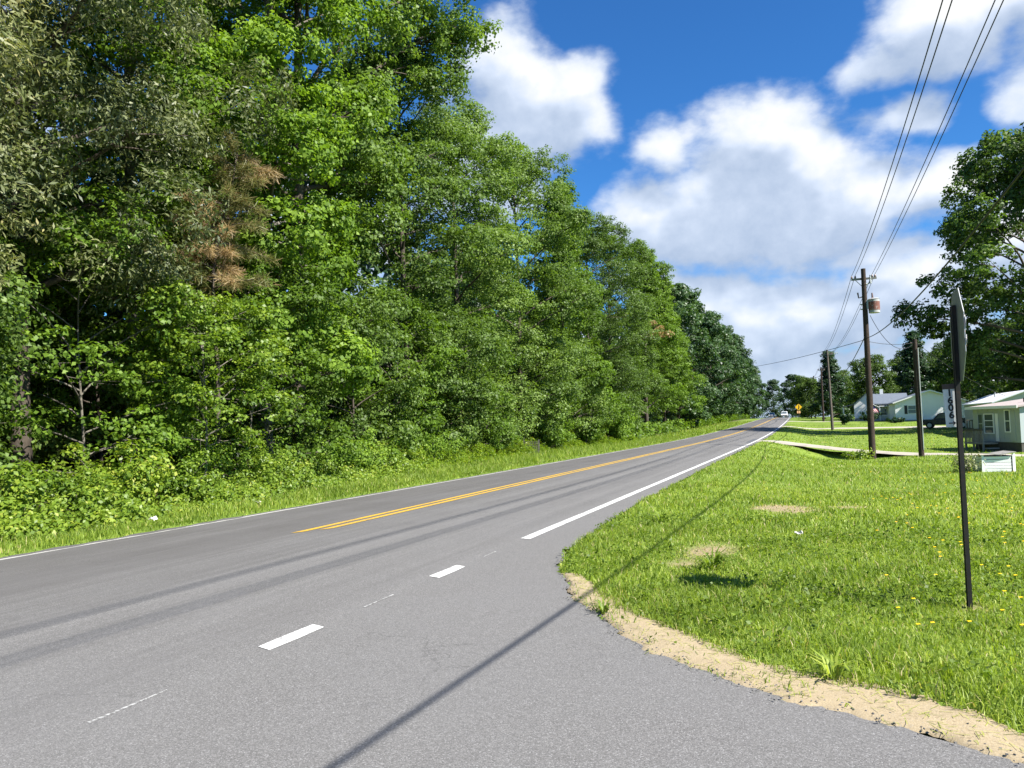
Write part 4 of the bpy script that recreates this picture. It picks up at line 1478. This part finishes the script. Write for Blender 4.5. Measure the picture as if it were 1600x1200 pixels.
# thick telephone cable
wire('telephone_cable', (2.75, -14.0, 6.2), (2.75, P1[1], 5.95), 1.22, 0.019, 'thick black cable sweeping from the transformer pole up to the right edge', n=40)
wire('telephone_cable', (2.60, P1[1], 5.95), (1.62, P2[1], 6.6), 1.0, 0.026, 'thick cable continuing from the transformer pole into the distance')
wire('service_wire', (2.95, 47.25, 7.2), (5.15, 48.25, 5.55), 0.9, 0.014, 'slack loop of wire from the transformer down to the short pole')
wire('service_wire', (2.80, 47.3, 5.75), (5.12, 48.25, 5.60), 0.12, 0.013, 'straight wire between the transformer pole and the short pole')
wire('service_wire', (5.25, 48.3, 5.65), (10.5, 54.0, 2.6), 0.3, 0.012, 'service wire from the short pole to the sage mobile home')
wire('service_wire', (2.65, 47.2, 5.85), (-17.0, 118.0, 9.4), 0.8, 0.016, 'long wire crossing the road from the transformer pole to the woods')


# ------------------------------------------------------------------ buildings
def window(parent, x0, x1, z0, z1, y, pane='glass', frame='trim', bars=1, t=0.05):
    """window in a wall facing local -y"""
    w = MB()
    f = 0.06
    w.bbox(x0-f, x1+f, y-t, y, z1, z1+f)
    w.bbox(x0-f, x1+f, y-t, y, z0-f, z0)
    w.bbox(x0-f, x0, y-t, y, z0, z1)
    w.bbox(x1, x1+f, y-t, y, z0, z1)
    for k in range(bars):
        zz = z0+(z1-z0)*(k+1)/(bars+1)
        w.bbox(x0, x1, y-t*0.7, y, zz-0.025, zz+0.025)
    fr = w.build('window', M[frame], parent)
    MB().bbox(x0, x1, y-t*0.4, y-0.004, z0, z1).build('pane', M[pane], fr)
    return fr


def gable_roof(parent, x0, x1, y0, y1, ze, rise, over, th, mat, along='y'):
    """two sloping slabs, ridge along the given axis"""
    mb = MB()
    if along == 'y':
        xm = (x0+x1)/2
        for sgn, xe in ((-1, x0-over), (1, x1+over)):
            drop = rise*over/((x1-x0)/2)
            mb.prism([(xm, y0-over, ze+rise), (xe, y0-over, ze-drop), (xe, y0-over, ze-drop+th), (xm, y0-over, ze+rise+th)], (0, y1-y0+2*over, 0))
    else:
        ym = (y0+y1)/2
        for sgn, ye in ((-1, y0-over), (1, y1+over)):
            drop = rise*over/((y1-y0)/2)
            mb.prism([(x0-over, ym, ze+rise), (x0-over, ye, ze-drop), (x0-over, ye, ze-drop+th), (x0-over, ym, ze+rise+th)], (x1-x0+2*over, 0, 0))
    return mb.build('roof', M[mat], parent)


def gable_walls(parent, x0, x1, y0, y1, zb, ze, rise, mat, along='y'):
    mb = MB()
    if along == 'y':
        xm = (x0+x1)/2
        mb.prism([(x0, y0, zb), (x1, y0, zb), (x1, y0, ze), (xm, y0, ze+rise-0.01), (x0, y0, ze)], (0, y1-y0, 0))
    else:
        ym = (y0+y1)/2
        mb.prism([(x0, y0, zb), (x0, y1, zb), (x0, y1, ze), (x0, ym, ze+rise-0.01), (x0, y0, ze)], (x1-x0, 0, 0))
    return mb.build('wall', M[mat], parent)


# white gabled house
h1 = empty('white_house', (15.6, 130.0, 0.60), R(2), 'white gabled house with black shutters behind the short service pole', 'house')
gable_walls(h1, -4.7, 4.7, 0, 10, 0.25, 2.85, 1.65, 'white_siding')
MB().bbox(-4.66, 4.66, 0.04, 9.96, -0.5, 0.25).build('foundation', M['concrete'], h1)
gable_roof(h1, -4.7, 4.7, 0, 10, 2.85, 1.65, 0.35, 0.14, 'slate_roof')
mb = MB()
mb.prism([(-5.05, -0.37, 2.72), (0, -0.37, 4.49), (0, -0.37, 4.67), (-5.05, -0.37, 2.90)], (0, 0.04, 0))
mb.prism([(5.05, -0.37, 2.72), (0, -0.37, 4.49), (0, -0.37, 4.67), (5.05, -0.37, 2.90)], (0, 0.04, 0))
mb.build('gable_trim', M['trim'], h1)
for cx in (-2.45, 2.9):
    window(h1, cx-0.5, cx+0.5, 1.25, 2.35, 0)
    for d in (-0.82, 0.82):
        MB().bbox(cx+d-0.2, cx+d+0.2, -0.05, -0.003, 1.15, 2.42).build('shutter', M['shutter'], h1)
MB().bbox(-1.6, -1.1, -0.03, -0.003, 0.35, 0.55).build('crawl_vent', M['shutter'], h1)

# grey-blue house with porch
h2 = empty('grey_house', (8.2, 139.0, 0.62), R(0), 'pale grey house with slate roof and white porch posts left of the white gabled house', 'house')
MB().bbox(0.55, 3.4, 0.6, 8, 0.0, 2.9).build('wall', M['grey_siding'], h2)
gable_roof(h2, 0.5, 5.2, 0.2, 8.2, 2.95, 1.55, 0.4, 0.14, 'slate_roof', 'x')
gable_walls(h2, 0.5, 3.42, 0.55, 8.05, 2.3, 2.95, 1.5, 'grey_siding', 'x')
MB().bbox(1.0, 5.2, -1.6, 0.6, 2.42, 2.56).build('porch_roof', M['trim'], h2)
MB().bbox(1.0, 5.2, -1.6, 0.6, -0.2, 0.22).build('porch_deck', M['grey_wood'], h2)
for px in (1.1, 2.5, 3.8, 5.1):
    MB().bbox(px-0.07, px+0.07, -1.55, -1.41, 0.22, 2.42).build('porch_post', M['trim'], h2)
MB().bbox(1.1, 5.1, -1.52, -1.46, 1.0, 1.08).build('rail', M['trim'], h2)
for k in range(14):
    MB().bbox(1.2+k*0.28, 1.25+k*0.28, -1.51, -1.47, 0.22, 1.0).build('baluster', M['trim'], h2)
MB().bbox(2.7, 3.3, 0.55, 0.597, 0.25, 2.25).build('door', M['shutter'], h2)
window(h2, 1.4, 2.2, 1.0, 2.1, 0.597)
MB().bbox(1.6, 2.1, 4.0, 4.5, 3.6, 5.4).build('chimney', M['trim'], h2)

# small white house at the back left
h3 = empty('small_white_house', (8.2, 154.0, 0.9), R(-3), 'small white gabled house with side porch behind the transformer pole', 'house')
gable_walls(h3, -2.0, 3.4, 0, 7, 0.3, 2.9, 2.3, 'white_siding')
MB().bbox(-1.95, 3.35, 0.05, 6.95, -0.4, 0.3).build('foundation', M['concrete'], h3)
gable_roof(h3, -2.0, 3.4, 0, 7, 2.9, 2.3, 0.3, 0.14, 'slate_roof')
window(h3, 0.9, 1.7, 1.4, 2.5, 0)
MB().prism([(-4.0, 0.3, 2.35), (-2.0, 0.3, 2.85), (-2.0, 0.3, 2.97), (-4.0, 0.3, 2.47)], (0, 5, 0)).build('porch_roof', M['slate_roof'], h3)
for py in (0.4, 2.7, 5.2):
    MB().bbox(-3.9, -3.76, py, py+0.14, 0.3, 2.36).build('porch_post', M['trim'], h3)
MB().bbox(-3.95, -2.0, 0.3, 5.3, -0.4, 0.3).build('porch_deck', M['grey_wood'], h3)
MB().bbox(-3.9, -2.03, 0.35, 0.42, 0.9, 1.0).build('rail', M['trim'], h3)

# sage mobile home at the right edge; local -y is its road side
ang = math.atan2(51.25-55.2, 10.6-8.95)
t1 = empty('mobile_home', (8.95, 55.2, -0.55), ang, 'sage mobile home with pinkish roof and wooden porch at the right edge', 'mobile home')
LT = 4.3
LEN = 12.0
MB().bbox(0, LT, 0, LEN, 0.42, 2.42).build('wall', M['sage_siding'], t1)
MB().bbox(0.03, LT-0.03, 0.03, LEN, -0.35, 0.42).build('skirting', M['dark_wood'], t1)
for k in range(1, 9):
    MB().bbox(k*LT/9-0.012, k*LT/9+0.012, -0.012, -0.001, 0.42, 2.42).build('siding_rib', M['sage_siding'], t1)
mb = MB()
mb.prism([(-0.22, -0.25, 2.42), (LT/2, -0.25, 2.86), (LT+0.22, -0.25, 2.42), (LT+0.22, -0.25, 2.52), (LT/2, -0.25, 2.97), (-0.22, -0.25, 2.52)], (0, LEN+0.3, 0))
# the long roof falls towards the road side
mb = MB()
mb.prism([(-0.25, -0.30, 2.42), (-0.25, LEN/3, 2.95), (-0.25, LEN/3, 3.05), (-0.25, -0.30, 2.52)], (LT+0.5, 0, 0))
mb.prism([(-0.25, LEN/3, 2.95), (-0.25, LEN, 2.42), (-0.25, LEN, 2.52), (-0.25, LEN/3, 3.05)], (LT+0.5, 0, 0))
mb.build('roof', M['pink_roof'], t1)
mb = MB()
mb.bbox(-0.27, LT+0.27, -0.335, -0.30, 2.38, 2.54)
mb.build('fascia', M['trim'], t1)
MB().prism([(0.02, 0, 2.42), (0.02, LEN-0.1, 2.42), (0.02, LEN/3, 2.94)], (LT-0.04, 0, 0)).build('gable_panel', M['sage_siding'], t1)
MB().tube([(2.6, 1.5, 2.6), (2.6, 1.5, 2.98)], 0.07, 8).build('roof_vent', M['black'], t1)
window(t1, 0.55, 0.95, 0.95, 2.05, 0, frame='sage_siding')
window(t1, 1.15, 1.95, 0.95, 2.05, 0, frame='trim', bars=2)
window(t1, 3.05, 3.45, 1.05, 2.25, 0, frame='trim')
dr = MB().bbox(2.15, 2.40, -0.03, -0.002, 0.46, 2.10).build('door', M['trim'], t1)
MB().bbox(3.5, 3.9, -0.03, -0.002, 0.5, 2.2).build('shutter', M['sage_siding'], t1)
pc = MB().bbox(0.5, 2.3, -0.95, -0.02, 0.30, 0.40).build('porch_deck', M['grey_wood'], t1)
for px, py in ((0.53, -0.93), (2.2, -0.93), (0.53, -0.12), (1.3, -0.93)):
    MB().bbox(px, px+0.09, py, py+0.09, -0.3, 1.20).build('porch_post', M['grey_wood'], t1)
MB().bbox(0.5, 2.3, -0.96, -0.87, 1.10, 1.20).build('rail', M['dark_wood'], t1)
MB().bbox(0.5, 0.6, -0.86, -0.02, 1.10, 1.20).build('rail', M['dark_wood'], t1)
for k in range(11):
    MB().bbox(0.66+k*0.14, 0.71+k*0.14, -0.93, -0.89, 0.40, 1.10).build('baluster', M['grey_wood'], t1)
for k in range(2):
    MB().bbox(2.31, 2.6+0.3*k, -0.85, -0.15, 0.02-0.18*k, 0.10-0.18*k).build('step', M['grey_wood'], t1)

# second mobile home behind, white metal roof
t2 = empty('mobile_home', (13.6, 74.2, -0.3), R(0), 'beige mobile home with bright white metal roof behind the sage one', 'mobile home')
gable_walls(t2, -0.0, 4.6, 0, 14, 0.5, 2.75, 0.85, 'beige_siding')
MB().bbox(0.04, 4.56, 0.04, 13.9, -0.3, 0.5).build('skirting', M['dark_wood'], t2)
gable_roof(t2, 0, 4.6, 0, 14, 2.75, 0.85, 0.18, 0.10, 'white_roof')
MB().tube([(1.2, 6, 3.1), (1.2, 6, 3.7)], 0.06, 8).build('roof_vent', M['galv'], t2)
window(t2, 1.7, 2.6, 1.3, 2.2, 0)
MB().bbox(-0.03, -0.002, 3.0, 3.8, 1.4, 2.2).build('window', M['glass'], t2)
MB().bbox(-0.03, -0.002, 5.0, 5.8, 1.4, 2.2).build('window', M['glass'], t2)
MB().bbox(-1.9, -0.05, 1.5, 5.0, 0.35, 0.48).build('deck', M['dark_wood'], t2)
MB().bbox(-1.9, -0.05, 1.45, 1.55, 1.25, 1.35).build('rail', M['dark_wood'], t2)
for k in range(9):
    MB().bbox(-1.85+k*0.21, -1.78+k*0.21, 1.47, 1.53, 0.48, 1.25).build('baluster', M['dark_wood'], t2)
for px in (-1.85, -0.2):
    MB().bbox(px, px+0.1, 1.46, 1.56, -0.4, 1.3).build('deck_post', M['dark_wood'], t2)
MB().bbox(-1.85, -0.1, 1.6, 1.64, -0.4, 0.34).build('lattice_panel', M['dark_wood'], t2)

# little white well house with a crooked lid
bx, by = 5.35, 29.1
zb = gz(bx, by)
wb = empty('well_house', (bx, by, zb), R(14), 'small white weatherboard pump box with crooked grey lid on the lawn', 'pump house')
MB().bbox(-0.46, 0.46, 0.05, 0.70, -0.1, 0.52).build('box_frame', M['shutter'], wb)
for k in range(5):
    MB().box((-0.02, 0.03-0.004*(k % 2), 0.050+k*0.102), (0.84, 0.024, 0.084), Matrix.Rotation(R(9), 3, 'X')).build('board', M['white_siding'], wb)
for k in range(5):
    MB().bbox(-0.49, -0.465, 0.05, 0.70, 0.005+k*0.102, 0.090+k*0.102).build('board', M['white_siding'], wb)
MB().bbox(-0.49, -0.43, 0.0, 0.055, -0.08, 0.55).build('corner_board', M['trim'], wb)
MB().bbox(0.44, 0.52, 0.0, 0.055, -0.08, 0.58).build('corner_board', M['trim'], wb)
mb = MB()
mb.box((-0.22, 0.34, 0.585), (0.62, 0.86, 0.022), Matrix.Rotation(R(7), 3, 'Y'))
mb.box((0.26, 0.34, 0.600), (0.52, 0.86, 0.022), Matrix.Rotation(R(-9), 3, 'Y'))
mb.build('lid', M['grey_wood'], wb)


# ------------------------------------------------------------------ vehicles
def wheel(parent, x, y, z, rad, w=0.22):
    t = MB().tube([(x-w/2, y, z), (x+w/2, y, z)], rad, 18).build('wheel', M['tyre'], parent, smooth=True)
    s = -1 if x < 0 else 1
    MB().tube([(x+s*(w/2-0.02), y, z), (x+s*(w/2+0.012), y, z)], rad*0.6, 14).build('rim', M['rim'], t)
    return t


def car(x, y, rz, paint, label, suv=False):
    z = float(roadz(y))+float(crown(np.array(x-float(bend(y)))))
    o = empty('car', (x, y, z), rz, label, 'car', 'cars at the far end of the road')
    hb = 0.95 if suv else 0.85
    prof = [(-2.2, 0.35), (-2.25, 0.62), (-2.15, 0.78), (-1.2, hb), (1.75, hb+0.02), (2.2, 0.85), (2.25, 0.4), (1.9, 0.28), (-1.9, 0.28)]
    MB().prism([(-0.90, a, b) for a, b in prof], (1.80, 0, 0)).build('body', M[paint], o, bevel=0.04)
    top = 1.62 if suv else 1.42
    cab = [(-1.15, hb), (-0.45, top-0.03), (-0.2, top), (1.1, top), (1.8, hb+0.02)]
    cb = MB().prism([(-0.74, a, b) for a, b in cab], (1.48, 0, 0)).build('cabin', M[paint], o, bevel=0.05)
    MB().prism([(-0.66, -1.16, hb+0.03), (0.66, -1.16, hb+0.03), (0.60, -0.52, top-0.10), (-0.60, -0.52, top-0.10)], (0, -0.015, 0.012)).build('windscreen', M['glass'], cb)
    for s in (-1, 1):
        MB().prism([(s*0.745, -0.85, hb+0.05), (s*0.745, 1.35, hb+0.05), (s*0.745, 1.0, top-0.1), (s*0.745, -0.4, top-0.1)], (s*0.01, 0, 0)).build('side_window', M['glass'], cb)
        MB().box((s*0.66, -2.24, 0.70), (0.36, 0.06, 0.15)).build('headlight', M['lamp'], o)
        MB().box((s*0.72, 2.24, 0.74), (0.26, 0.06, 0.2)).build('tail_light', M['lamp_red'], o)
        for yy in (-1.4, 1.35):
            wheel(o, s*0.82, yy, 0.33, 0.33)
    MB().box((0, -2.25, 0.52), (1.05, 0.05, 0.26)).build('grille', M['black'], o)
    MB().box((0, -2.26, 0.36), (0.5, 0.03, 0.11)).build('number_plate', M['sign_white'], o)
    return o


yb = 226.0
car(float(bend(yb))-5.3, yb, R(2), 'car_white', 'white sport utility car at the far end of the near lane', True)
yb = 236.0
car(float(bend(yb))-8.9, yb, R(2), 'car_white', 'smaller white car left of the other, at the far end of the road')

pk = empty('pickup_truck', (14.2, 104.5, gz(14.2, 104.5)+0.06), R(-90-12), 'black pickup truck parked in front of the white gabled house', 'truck')
# local -y is the truck's front
body = [(-2.75, 0.55), (-2.80, 1.0), (-1.4, 1.12), (2.7, 1.12), (2.75, 0.6), (2.4, 0.42), (-2.4, 0.42)]
MB().prism([(-0.96, a, b) for a, b in body], (1.92, 0, 0)).build('body', M['car_black'], pk, bevel=0.04)
cab = [(-1.35, 1.10), (-0.75, 1.80), (-0.5, 1.86), (0.55, 1.86), (0.75, 1.10)]
cb = MB().prism([(-0.82, a, b) for a, b in cab], (1.64, 0, 0)).build('cabin', M['car_black'], pk, bevel=0.05)
MB().prism([(-0.72, -1.33, 1.16), (0.72, -1.33, 1.16), (0.66, -0.82, 1.76), (-0.66, -0.82, 1.76)], (0, -0.015, 0.012)).build('windscreen', M['glass'], cb)
for s in (-1, 1):
    MB().prism([(s*0.825, -1.05, 1.18), (s*0.825, 0.6, 1.18), (s*0.825, 0.48, 1.76), (s*0.825, -0.62, 1.76)], (s*0.01, 0, 0)).build('side_window', M['glass'], cb)
    MB().box((s*0.955, 1.75, 1.14), (0.06, 1.9, 0.10)).build('bed_rail', M['car_black'], pk)
    MB().box((s*0.86, 2.76, 0.92), (0.18, 0.05, 0.3)).build('tail_light', M['lamp_red'], pk)
    MB().box((s*0.75, -2.79, 0.86), (0.34, 0.05, 0.2)).build('headlight', M['lamp'], pk)
    for yy in (-1.75, 1.70):
        wheel(pk, s*0.84, yy, 0.40, 0.40, 0.26)
MB().box((0, 2.82, 0.58), (1.8, 0.14, 0.16)).build('bumper', M['galv'], pk)
MB().box((0, -2.84, 0.58), (1.8, 0.14, 0.16)).build('bumper', M['galv'], pk)

# flag on the grey house
fl = empty('flag', (8.9, 137.0, 2.9), 0, 'small striped flag hanging from an angled staff at the grey house', 'flag')
MB().tube([(-0.9, 0, 0.75), (0.35, 0, 0.0)], 0.03, 6).build('staff', M['trim'], fl)
fw, fh = 1.5, 0.9
rot = Matrix.Rotation(R(58), 3, 'Y')
for k in range(9):
    mb = MB()
    V = []
    for i in range(7):
        u = i/6
        for w_ in (k/9, (k+1)/9):
            p = rot @ Vector((u*fw, 0.10*math.sin(u*5+w_*2), -w_*fh))
            V.append(p+Vector((-0.55, 0, 0.50)))
    mb.add(V, [(2*i, 2*i+1, 2*i+3, 2*i+2) for i in range(6)])
    mb.build('stripe', M['flag_red'] if k % 2 == 0 else M['flag_white'], fl)
MB().add([rot @ Vector((u, -0.03+0.10*math.sin(u/fw*5+w_*2), -w_*fh))+Vector((-0.55, 0, 0.50)) for u in (0, 0.3, 0.6) for w_ in (0, 0.5)], [(0, 1, 3, 2), (2, 3, 5, 4)]).build('canton', M['flag_blue'], fl)

# half-hidden wire panel in the hedge
wp = empty('wire_panel', (-15.2, 41.4, gz(-15.2, 41.4)), R(20), 'old wire panel on two grey posts half hidden in the shrubs', 'fence panel')
for px in (-0.42, 0.42):
    MB().bbox(px-0.04, px+0.04, -0.04, 0.04, -0.1, 1.0 if px < 0 else 0.85).build('post', M['dark_wood'], wp)
for k in range(7):
    MB().tube([(-0.40, -0.045, 0.15+k*0.1), (0.40, -0.045, 0.15+k*0.09)], 0.012, 4).build('wire', M['dark_wood'], wp)
for k in range(8):
    MB().tube([(-0.35+k*0.1, -0.06, 0.1), (-0.35+k*0.1, -0.06, 0.78)], 0.010, 4).build('wire', M['dark_wood'], wp)


# litter
def scrap(x, y, sz, label, seed):
    r = np.random.default_rng(seed)
    n = 5
    V = [(sz*(i/(n-1)-0.5)+r.normal(0, sz*.06), sz*0.7*(j/(n-1)-0.5)+r.normal(0, sz*.06), abs(r.normal(0.05, sz*0.18))+0.06) for j in range(n) for i in range(n)]
    F = [(j*n+i, j*n+i+1, (j+1)*n+i+1, (j+1)*n+i) for j in range(n-1) for i in range(n-1)]
    o = MB().add(V, F).build('paper_scrap', M['litter'])
    o.location = (x, y, gz(x, y))
    tag(o, label, 'litter', 'scraps of litter')


scrap(-11.75, 14.1, 0.15, 'crumpled pale scrap in the grass by the woods, farther one', 1)
scrap(-11.45, 10.9, 0.13, 'crumpled pale scrap in the grass by the woods, nearer one', 2)
scrap(-0.3, 11.0, 0.10, 'small white scrap lying in the lawn right of the bare patch', 3)

# ------------------------------------------------------------------ trees on the right and at the end of the road
BACK = 'trees behind the houses'
plant_tree('oak_tree', 'yard_oak', 21.0, 92.0, 0.7, 1.27, 'large dark oak rising at the right edge behind the mobile homes', cat='tree')
for key, nm, x, y, rz, sc, lb in [
        ('far_cone', 'cedar_tree', 2.6, 166, 0.5, 0.88, 'dark pointed tree between the far poles and the small white house'),
        ('far_round', 'broadleaf_tree', 10.5, 172, 1.5, 0.92, 'rounded green tree behind the grey house'),
        ('far_round', 'broadleaf_tree', 18.5, 176, 2.9, 1.0, 'rounded green tree behind the left half of the white gabled house'),
        ('far_cone', 'broadleaf_tree', 15.8, 118+32, 3.3, 0.98, 'dark tree with a forked top behind the short service pole'),
        ('far_round', 'broadleaf_tree', 24, 152, 4.1, 1.05, 'dark tree behind the right half of the white gabled house'),
        ('far_broad', 'broadleaf_tree', 24, 128, 5.0, 0.72, 'dark tree behind the number plate'),
        ('far_round', 'broadleaf_tree', 24.5, 104, 0.2, 1.0, 'dark tree behind the white metal roof'),
        ('far_round', 'broadleaf_tree', 30, 96, 1.2, 1.05, 'tree at the right edge low behind the mobile homes'),
        ('far_round', 'broadleaf_tree', 5.5, 196, 2.2, 0.80, 'broad tree left of the dark pointed tree'),
        ('far_round', 'broadleaf_tree', -1.5, 205, 3.2, 0.72, 'dark tree right of the yellow warning sign'),
        ('far_round', 'broadleaf_tree', -3.5, 236, 4.2, 0.85, 'dark spreading tree behind the yellow warning sign'),
        ('far_broad', 'broadleaf_tree', -7.5, 262, 5.2, 0.70, 'dark tree beside the road end, right of the cars'),
        ('far_broad', 'broadleaf_tree', -15.0, 300, 0.4, 0.75, 'tree closing the end of the road behind the cars'),
        ('far_broad', 'broadleaf_tree', -24.0, 292, 1.4, 0.85, 'tree at the road end left of the cars'),
        ('far_broad', 'broadleaf_tree', -20.0, 247, 2.4, 0.95, 'tree just before the end of the left woods'),
        ('far_broad', 'broadleaf_tree', -20.0, 272, 3.4, 0.92, 'tree that ends the left woods at the sky gap'),
        ('far_round', 'broadleaf_tree', 36, 190, 2.4, 1.2, 'far tree behind the houses on the right'),
        ('far_round', 'broadleaf_tree', 29, 200, 2.9, 1.2, 'far tree between the houses and the sky')]:
    plant_tree(nm, key, x, y, rz, sc, lb, BACK)
shrub('garden_shrub', 7.4, 131.0, 1.8, 1.5, 1400, 0.3, 0.2, 'leaf_dark', 'dark rounded shrub in front of the small white house', 201, 0.3)
shrub('garden_shrub', 3.4, 123.0, 1.9, 1.0, 1200, 0.3, 0.2, 'leaf_dark', 'dark leaning shrub beside the second utility pole', 202, 0.3, lean=0.4)
shrub('garden_shrub', 10.4, 126.5, 0.8, 1.6, 1100, 0.26, 0.18, 'leaf_dark', 'low dark leafy mound at the left corner of the white gabled house', 203, 0.3)  # low dark leafy mound put in for the dark spot by the corner
shrub('roadside_shrub', 2.0, 46.2, 0.55, 0.7, 900, 0.12, 0.08, 'leaf_yellow', 'low yellow-green weeds round the foot of the transformer pole', 204, 0.7)
shrub('roadside_shrub', 4.35, 28.6, 0.75, 0.35, 700, 0.10, 0.035, 'leaf_oak', 'thin brownish weeds left of the pump box', 205, 0.7)
